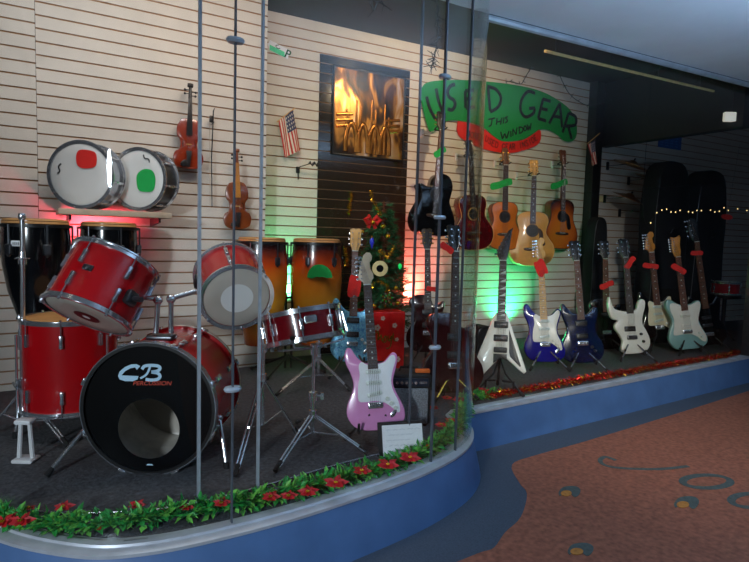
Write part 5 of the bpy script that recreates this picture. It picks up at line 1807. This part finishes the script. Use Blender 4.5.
for sx in (-1, 1):
    for sy in (0.02, 0.12):
        MB().lathe([(0.001, 0), (0.010, 0), (0.010, 0.012), (0.001, 0.012)], 10).build('foot', M['rubber'], am).matrix_local = TL(sx * 0.085, sy, 0)
p = aT @ V((0.0, 0.045, ah + 0.03))
oT = frame(at(417, 374, p.y), (0, 0, 1), (-0.45, -0.89, 0))
oz = aT @ V((0.055, 0.07, ah - 0.001))
hb = thing('item', 'small bright orange harmonica lying on top of the practice amplifier', 'instrument', frame((oz.x, oz.y, oz.z), (0, 0, 1), (-0.45, -0.89, 0)))  # small orange shape of unknown kind, built as a plain block
MB().box((0.01, -0.04, 0.010), (0.075, 0.026, 0.018), bev=0.003).build('cover', M['orange'], hb)

# framed handwritten notice leaning at the front
sp = fl(402, 457)
sg = thing('notice_board', 'white handwritten notice in a dark folder on the carpet in front of the pink guitar', 'sign', frame((sp.x, sp.y, FLOOR), (-0.02 * 0 - 0.5 * -0.34 * 0.5, 0.30, 1), (-0.42, -0.9, 0.25)))
sh_ = 0.155
MB().box((0, 0.004, sh_ / 2), (0.205, 0.008, sh_), bev=0.003).build('folder', M['amp'], sg)
MB().box((0.008, -0.0012, sh_ / 2 - 0.004), (0.182, 0.0022, sh_ - 0.022)).build('paper', M['paper'], sg)
mb = MB()
random.seed(5)
for r in range(5):
    x = -0.065 + 0.01 * (r % 2)
    z = sh_ - 0.036 - r * 0.0225
    while x < 0.075 - 0.02 * (r % 3):
        L_ = random.uniform(0.012, 0.03)
        n = max(4, int(L_ / 0.003))
        mb.ribbon([(x + L_ * k / n, z + 0.003 * math.sin(k * 2.3 + r) + 0.0015 * math.sin(k * 5.1)) for k in range(n + 1)], 0.0012, -0.0028, -0.0022)
        x += L_ + 0.006
mb.build('handwriting', pm('pencil', '9aa4b0', 0.8), sg, ang=0)
MB().tube([(0.0, 0.012, 0.13), (0.0, 0.08, 0.0)], 0.004, 6).build('prop', M['black'], sg)


# ================================================================== GARLANDS
def leaf(mb, p, d, L_, w, mi):
    d = d.normalized()
    s = d.cross(V((random.gauss(0, 0.4), random.gauss(0, 0.4), 1))).normalized()
    n = s.cross(d)
    a = p
    m = p + d * L_ * 0.45 + n * L_ * 0.06
    e = p + d * L_ - n * L_ * 0.1
    mb.add([a, m + s * w, e, m - s * w], [(0, 1, 2), (0, 2, 3)], mi)


def garland(label, pts_, rad, nleaf, flowers, name='garland', seed=3, small=1.0):
    random.seed(seed)
    P = [V(p) for p in pts_]
    o = P[0].copy()
    t = thing(name, label, 'garland', TL(*o))
    mb = MB()
    mb.tube([p - o for p in P], 0.006, 6, mi=0)
    segs = [(P[i + 1] - P[i]).length for i in range(len(P) - 1)]
    tot = sum(segs)

    def pos(d):
        i = 0
        while i < len(segs) - 1 and d > segs[i]:
            d -= segs[i]
            i += 1
        return P[i].lerp(P[i + 1], min(1, d / segs[i])) - o
    for k in range(nleaf):
        c = pos(random.uniform(0, tot))
        w = random.uniform(0, 2 * PI)
        el = random.uniform(-0.15, 1.2)
        d = V((math.cos(w) * math.cos(el), math.sin(w) * math.cos(el), math.sin(el)))
        q = c + d * random.uniform(0.0, rad * 0.65)
        q.z = max(q.z, FLOOR + 0.006 - o.z)
        leaf(mb, q, d + V((0, 0, random.uniform(-0.6, 0.3))), random.uniform(0.022, 0.042) * small, random.uniform(0.006, 0.011) * small, 0 if random.random() < 0.6 else 1)
    for v in mb.v:
        if v.z < FLOOR + 0.003 - o.z:
            v.z = FLOOR + 0.003 - o.z
    mb.build('foliage', [M['leaf'], M['leaf2']], t, ang=0)
    for (x, y, h, r) in flowers:
        c = fl(x, y, FLOOR + h) - o
        fb = MB()
        for ring, (n, rr_, up) in enumerate(((6, r, 0.25), (5, r * 0.65, 0.7))):
            for k in range(n):
                a = k * 2 * PI / n + ring * 0.5 + x
                d = V((math.cos(a), math.sin(a), 0))
                d = (d - FW * 0.45 + V((0, 0, up * 0.6))).normalized()
                s = d.cross(V((-FW.x, -FW.y, 0.8))).normalized()
                nn = V((-FW.x, -FW.y, 0.8)).normalized()
                L_ = rr_
                fb.add([c + nn * 0.004 * ring, c + d * L_ * 0.45 + s * L_ * 0.26, c + d * L_ - nn * 0.008, c + d * L_ * 0.45 - s * L_ * 0.26], [(0, 1, 2), (0, 2, 3)], 0)
        for k in range(5):
            a = k * 2 * PI / 5
            fb.ball(tuple(c + V((-FW.x, -FW.y, 0.8)).normalized() * 0.012 + V((math.cos(a), math.sin(a), 0)) * 0.005), 0.0035, 6, mi=1)
        for v in fb.v:
            v.z = max(v.z, FLOOR + 0.003 - o.z)
        fb.build('poinsettia', [M['poin'], M['ting']], t, ang=0)
    return t


bayp = [tuple(fl(x, y, FLOOR + 0.02)) for x, y in ((-14, 515), (0, 519), (40, 525), (90, 526), (140, 521), (200, 511), (250, 502), (300, 491), (350, 478), (400, 463), (435, 446), (455, 430), (463, 414), (464, 398))]
fl_ = [(a, b, c, d * 0.85) for a, b, c, d in [(4, 522, 0.05, 0.055), (22, 521, 0.06, 0.05), (64, 507, 0.05, 0.042), (137, 505, 0.05, 0.038), (100, 528, 0.02, 0.02), (187, 507, 0.04, 0.035), (222, 503, 0.05, 0.04), (271, 497, 0.05, 0.045), (289, 496, 0.05, 0.04), (308, 492, 0.045, 0.05), (336, 483, 0.06, 0.06), (362, 471, 0.05, 0.05), (388, 465, 0.06, 0.06), (410, 458, 0.06, 0.062), (428, 447, 0.04, 0.035), (441, 425, 0.06, 0.04), (452, 421, 0.06, 0.045), (434, 408, 0.05, 0.035), (459, 400, 0.06, 0.05), (447, 398, 0.05, 0.04), (165, 512, 0.03, 0.025), (30, 508, 0.04, 0.02)]]
garland('long green leaf garland with red poinsettias along the curved bay window sill', [tuple(p) for p in cr(bayp, 3, closed=False)], 0.062, 3000, fl_)
garland('short green leaf sprig with one red poinsettia at the left end of the red tinsel', [tuple(fl(x, y, FLOOR + 0.015)) for x, y in ((468, 397), (476, 397), (487, 396), (494, 394))], 0.05, 240, [(483, 391, 0.04, 0.05)], name='garland', seed=9)
# red tinsel garland at the right window
rp_ = [fl(x, y, FLOOR + 0.028) for x, y in ((487, 395), (520, 390), (560, 383), (600, 376), (640, 369), (680, 362), (715, 357), (738, 352))]
random.seed(21)
o = rp_[0]
t = thing('tinsel_garland', 'long shiny red tinsel garland along the straight window sill at right', 'garland', TL(*o))
mb = MB()
cp = [V(p) - o for p in cr([tuple(p) for p in rp_], 3, closed=False)]
mb.tube(cp, 0.004, 5)
tinsel(mb, cp, 0.042, 3600, (0, 0, 0, 0, 0, 1), wd=0.0035)
for v in mb.v:
    v.z = max(v.z, FLOOR + 0.003 - o.z)
mb.build('tinsel', [M['tinr'], M['ting']], t, ang=0)


# dark wires and sprigs under the ceiling
def wire(label, pts_, n=14, name='light_string', sp=0.05):
    P = [V(p) for p in pts_]
    o = P[0].copy()
    t = thing(name, label, 'wire', TL(*o))
    C_ = [V(p) - o for p in cr([tuple(p) for p in P], 5, closed=False)]
    mb = MB().tube(C_, 0.0035, 6)
    for k in range(n):
        c = C_[int(k * (len(C_) - 1) / max(1, n - 1))]
        for j in range(3):
            d = V((random.gauss(0, 1), random.gauss(0, 0.6), random.gauss(0, 1))).normalized()
            mb.tube([c, c + d * sp], [0.003, 0.0015], 4)
    mb.build('wire', M['wire'], t)
    return t


wire('dark twig like wire hanging down behind the top of the glass clip joint', [V((at(437, 2, 2.6).x, 2.6, CEIL)), at(437, 2, 2.6), at(438, 22, 2.6), at(437, 42, 2.6), at(434, 58, 2.6), at(431, 68, 2.6)], 22)
wire('dark wire hung from the ceiling to the top of the green banner', [wb(531, 68, 0.12), wb(526, 76, 0.1), wb(521, 84, 0.08), wb(513, 82, 0.08), wb(506, 81, 0.06)], 8, sp=0.03)
wire('dark wire sagging from the ceiling to the black post', [wb(560, 76, 0.12), wb(568, 92, 0.1), wb(578, 101, 0.1), wb(590, 106, 0.12), wb(601, 104, 0.2), wb(611, 101, 0.3)], 8, sp=0.03)
wire('thin dark sprig hanging from the ceiling at the top of the picture', [V((at(372, 4, 2.5).x, 2.5, CEIL)), at(372, 4, 2.5), at(378, 2, 2.5), at(384, 5, 2.5)], 5, sp=0.05)

# ================================================================== DIM RIGHT END
def cymbal(lab, labh, ax_, ay_, wx, wy, cx_, cy_, rot, r):
    P = wb(wx, wy, 0.0)
    E = wb(cx_, cy_, 0.30)
    T = frame(P, (0, 0, 1), -WBN)
    h = thing('display_peg', labh, 'peg', T, 'pegs of the wall cymbals')
    e = T.inverted() @ E
    MB().box((0, -0.008, 0), (0.035, 0.016, 0.085), bev=0.004).build('plate', M['black'], h)
    MB().tube([(0, -0.01, 0), (e.x, e.y + 0.0, e.z)], 0.005, 8).build('arm', M['steel'], h)
    n = camvec(0.08 + ax_, 0.92, -0.16 - ay_)
    cT = frame(E, n, -FW)
    c = thing('cymbal', lab, 'cymbal', cT, 'cymbals on wall pegs')
    MB().lathe([(0.006, 0.034), (0.03, 0.028), (0.05, 0.012), (0.08, 0.006), (r * 0.6, -0.006), (r, -0.022), (r, -0.0245), (r * 0.6, -0.0085), (0.08, 0.003), (0.05, 0.009), (0.03, 0.025), (0.006, 0.031)], 44).build('plate', M['brass'], c)
    MB().tube([(0, 0, 0.022), (0, 0, 0.055)], 0.009, 10).build('felt', M['rubber'], c)


cymbal('bronze cymbal on the highest wall peg right of the black post', 'black peg holding the highest cymbal', 0.25, 0.10, 607, 166, 633, 163.5, 0, 0.19)
cymbal('bronze cymbal on the middle wall peg right of the black post', 'black peg holding the middle cymbal', 0.25, 0.10, 628, 181, 654, 177.5, 0, 0.19)
cymbal('bronze cymbal on the lowest wall peg, brightest of the three', 'black peg holding the lowest cymbal', 0.30, 0.16, 604, 199, 630, 196.5, 0, 0.18)
for i, (x, y, lab) in enumerate(((619, 213, 'empty black wall peg below the lowest cymbal'),)):
    T = frame(wb(x, y, 0), (0, 0, 1), -WBN)
    h = thing('display_peg', lab, 'peg', T)
    MB().box((0, -0.008, 0), (0.035, 0.016, 0.085), bev=0.004).build('plate', M['black'], h)
    MB().tube([(0, -0.01, 0), (0, -0.16, 0.01), (0, -0.17, 0.03)], 0.005, 8).build('arm', M['steel'], h)
T = frame(wb(601, 199, 0), (0, 0, 1), -WBN)
h = MB().box((0, -0.004, 0), (0.055, 0.008, 0.06), bev=0.002).build('price_card', pm('card_cream', 'e8dca0', 0.7), None)
h.matrix_world = T
tag(h, 'small cream price card on the slat wall by the lowest cymbal peg', 'card')


def gigbag(lab, x0, x1, ytop, Y, zb, Yd=0.22):
    a = at(x0, ytop, Y)
    b = at(x1, ytop, Y)
    w = (b - a).length
    z1 = (a.z + b.z) / 2
    c = (a + b) / 2
    t = thing('gig_bag', lab, 'bag', frame((c.x, c.y, zb), (0, 0, 1), (0, -1, 0)))
    h = z1 - zb
    ol = cr([(-w * 0.42, 0.005), (-w * 0.5, h * 0.2), (-w * 0.46, h * 0.5), (-w * 0.48, h * 0.72), (-w * 0.36, h * 0.95), (0, h), (w * 0.36, h * 0.95), (w * 0.48, h * 0.72), (w * 0.46, h * 0.5), (w * 0.5, h * 0.2), (w * 0.42, 0.005)], 4)
    MB().prism(ol, -Yd / 2, Yd / 2, 0.03).build('bag_body', M['bag'], t)
    MB().tube([(p[0] * 0.97, -Yd / 2 + 0.012, p[1] * 0.985 + 0.005) for p in ol], 0.004, 6, closed=True).build('zip', M['dsteel'], t)
    MB().tube([(-0.04, -Yd / 2 - 0.003, h * 0.6), (-0.03, -Yd / 2 - 0.03, h * 0.63), (0.03, -Yd / 2 - 0.03, h * 0.63), (0.04, -Yd / 2 - 0.003, h * 0.6)], 0.008, 8).build('handle', M['rubber'], t)


gigbag('tall black padded bag standing in the dark behind the seafoam guitar', 650, 685, 162, 3.40, FLOOR, 0.2)
gigbag('wide black padded bag standing in the dark behind the black bass', 691, 722, 171, 3.40, FLOOR, 0.2)
gigbag('black padded case leaning beside the black post behind the dark blue guitar', 590, 604, 217, 3.68, FLOOR, 0.14)
gigbag('black padded bag on the carpet behind the white flying V', 470, 490, 325, 3.35, FLOOR, 0.2)
T = frame(wb(670, 142, 0.02), (0, 0, 1), -WBN)
bs_ = thing('paper_sign', 'dim blue paper sign high on the dark wall at right', 'sign', T)
MB().box((0, 0, 0), (0.42, 0.004, 0.15)).build('paper', M['bluesign'], bs_)
mb = MB()
for k in range(4):
    for j in range(4):
        mb.box((-0.15 + 0.09 * k, -0.003, -0.045 + 0.03 * j), (0.05, 0.001, 0.01))
mb.build('print', pm('blue_print', '3a86d0', 0.7), bs_)
# red snare in the dark on a low table
P = at(725, 294, 3.1)
T = frame(P, (0, 0, 1), (-FW.x, -FW.y, 0))
drum('snare_drum', 'small red drum in the dark at the far right of the window', T, 0.13, 0.13, 'red', 6, ph=0.2, long_lug=True)
tb = thing('drum_stand', 'dark round stand carrying the small red drum at far right', 'stand', TL(P.x, P.y, FLOOR))
hz = P.z - FLOOR - 0.009
MB().lathe([(0.001, hz - 0.03), (0.15, hz - 0.03), (0.15, hz), (0.001, hz)], 32).build('top_plate', M['black'], tb)
MB().tube([(0, 0, 0.05), (0, 0, hz - 0.03)], 0.02, 12).build('pole', M['black'], tb)
for k in range(3):
    a = k * 2 * PI / 3
    MB().tube([(0, 0, 0.10), (0.2 * math.cos(a), 0.2 * math.sin(a), 0.012)], 0.011, 8).build('leg', M['black'], tb)
# paper oval and light string
o = MB().prism([(0.06 * math.cos(k * PI / 10), 0.028 * math.sin(k * PI / 10)) for k in range(20)], -0.001, 0.001).build('paper_tag', M['redtag'], None)
o.matrix_world = frame(at(727, 217, 3.0), (0, 0, 1), (-FW.x, -FW.y, 0)) @ RY(0.1)
tag(o, 'small red oval paper hanging in the dark near the right edge', 'paper')
MB().tube([(0, 0.002, 0.028), (0, 0.002, (2.17 - o.matrix_world.translation.z))], 0.001, 4).build('thread', M['wire'], o)
random.seed(2)
LS = [at(x, y, 3.0) for x, y in ((643, 214), (662, 209), (680, 212), (697, 210), (715, 210), (733, 209), (752, 212), (775, 214))]
LS = [V((LS[0].x, LS[0].y, CEIL - 0.005))] + LS + [V((LS[-1].x, LS[-1].y, CEIL - 0.005))]
o = LS[0]
t = thing('light_string', 'string of tiny warm lights across the dark right end', 'light string', TL(*o))
C_ = [V(p) - o for p in cr([tuple(p) for p in LS], 4, closed=False)]
MB().tube(C_, 0.002, 5).build('wire', M['wire'], t)
bm_ = MB().ball((0, 0, 0), 0.0055, 6, sc=(1, 1, 1.4)).mesh('bulb', pm('warm_bulb', 'ffd890', 0.4, emit=1.6))
for k in range(4, len(C_) - 4):
    if random.random() < 0.85:
        inst('bulb', bm_, t, TL(*(C_[k] + V((0, 0, random.uniform(-0.02, 0.015))))))
# white light reflection, built as a faintly glowing box
T = frame(at(733, 116.5, 2.56), (0, 0, 1), (-FW.x, -FW.y, 0))
ls = thing('glow_box', 'small white glowing box under the dark ceiling at far right', 'reflection', T)
MB().box((0, 0.02, 0), (0.13, 0.04, 0.078), bev=0.006).build('glow_body', pm('glow_white', 'f4efe0', 0.5, emit=0.45), ls)
MB().tube([(0, 0.02, 0.035), (0, 0.02, CEIL - T.translation.z)], 0.005, 6).build('stem', M['black'], ls)

# ================================================================== LIGHT
def area(name, loc, aim, sx, sy, power, col):
    d = bpy.data.lights.new(name, 'AREA')
    d.shape = 'RECTANGLE'
    d.size, d.size_y = sx, sy
    d.energy = power
    d.color = col
    o = bpy.data.objects.new(name, d)
    C.objects.link(o)
    o.location = loc
    o.rotation_euler = (V(aim) - V(loc)).to_track_quat('-Z', 'Y').to_euler()
    return o


def point(name, loc, power, col, r=0.05):
    d = bpy.data.lights.new(name, 'POINT')
    d.energy = power
    d.color = col
    d.shadow_soft_size = r
    o = bpy.data.objects.new(name, d)
    C.objects.link(o)
    o.location = loc
    return o


def spot(name, loc, aim, power, col, ang, blend=0.6, r=0.04):
    d = bpy.data.lights.new(name, 'SPOT')
    d.energy = power
    d.color = col
    d.spot_size = math.radians(ang)
    d.spot_blend = blend
    d.shadow_soft_size = r
    o = bpy.data.objects.new(name, d)
    C.objects.link(o)
    o.location = loc
    o.rotation_euler = (V(aim) - V(loc)).to_track_quat('-Z', 'Y').to_euler()
    return o


# ceiling lamps of the window
area('window_lamp', (0.25, 2.62, 2.74), (0.2, 3.9, 1.2), 0.9, 0.15, 11, (0.92, 0.95, 1.0))
area('window_lamp', (1.15, 2.62, 2.74), (1.1, 3.9, 1.5), 0.7, 0.15, 11, (1.0, 0.78, 0.62))
spot('warm_spot', (2.75, 2.55, 2.70), (2.9, 4.0, 2.25), 60, (1.0, 0.74, 0.44), 100, 0.9, 0.035)
spot('warm_spot', (3.9, 2.75, 2.70), (4.1, 3.95, 2.05), 9, (1.0, 0.72, 0.46), 85, 0.9, 0.04)
# coloured uplights standing close to the wall, aimed up along it
for nm, (x, y, off), pw_, cl_ in (('red_uplight', (96, 252, 0.13), 40, (1.0, 0.08, 0.13)), ('green_uplight', (289, 300, 0.10), 36, (0.10, 1.0, 0.36)), ('red_uplight', (413, 306, 0.14), 60, (1.0, 0.17, 0.12)), ('green_uplight', (511, 324, 0.12), 48, (0.03, 1.0, 0.34))):
    P = wa(x, y, off) if x < 268 else wb(x, y, off)
    spot(nm, P, P + WBN * 0.20 + V((0, 0, 0.44)), pw_, cl_, 130, 1.0, 0.04)
# added unseen fills outside: two spots on the display, one area brightening the soffit
spot('front_fill', (-3.2, -1.6, 1.8), (0.45, 2.4, 0.5), 640, (0.80, 0.89, 1.0), 33, 0.7, 0.2)
spot('front_fill', (0.5, -2.0, 2.25), (3.75, 2.8, 0.42), 520, (1.0, 0.95, 0.86), 33, 1.0, 0.15)
area('soffit_fill', (2.7, 0.3, 1.45), (2.7, 0.301, 2.5), 1.8, 0.8, 64, (0.44, 0.68, 1.0))
W = bpy.data.worlds.new('world')
S.world = W
W.use_nodes = True
W.node_tree.nodes['Background'].inputs['Color'].default_value = (0.35, 0.5, 0.8, 1)
W.node_tree.nodes['Background'].inputs['Strength'].default_value = 0.014
S.view_settings.view_transform = 'Standard'
S.view_settings.look = 'None'
S.view_settings.gamma = 1
S.view_settings.exposure = 0
S.cycles.max_bounces = 8
S.cycles.transparent_max_bounces = 24
S.cycles.glossy_bounces = 4
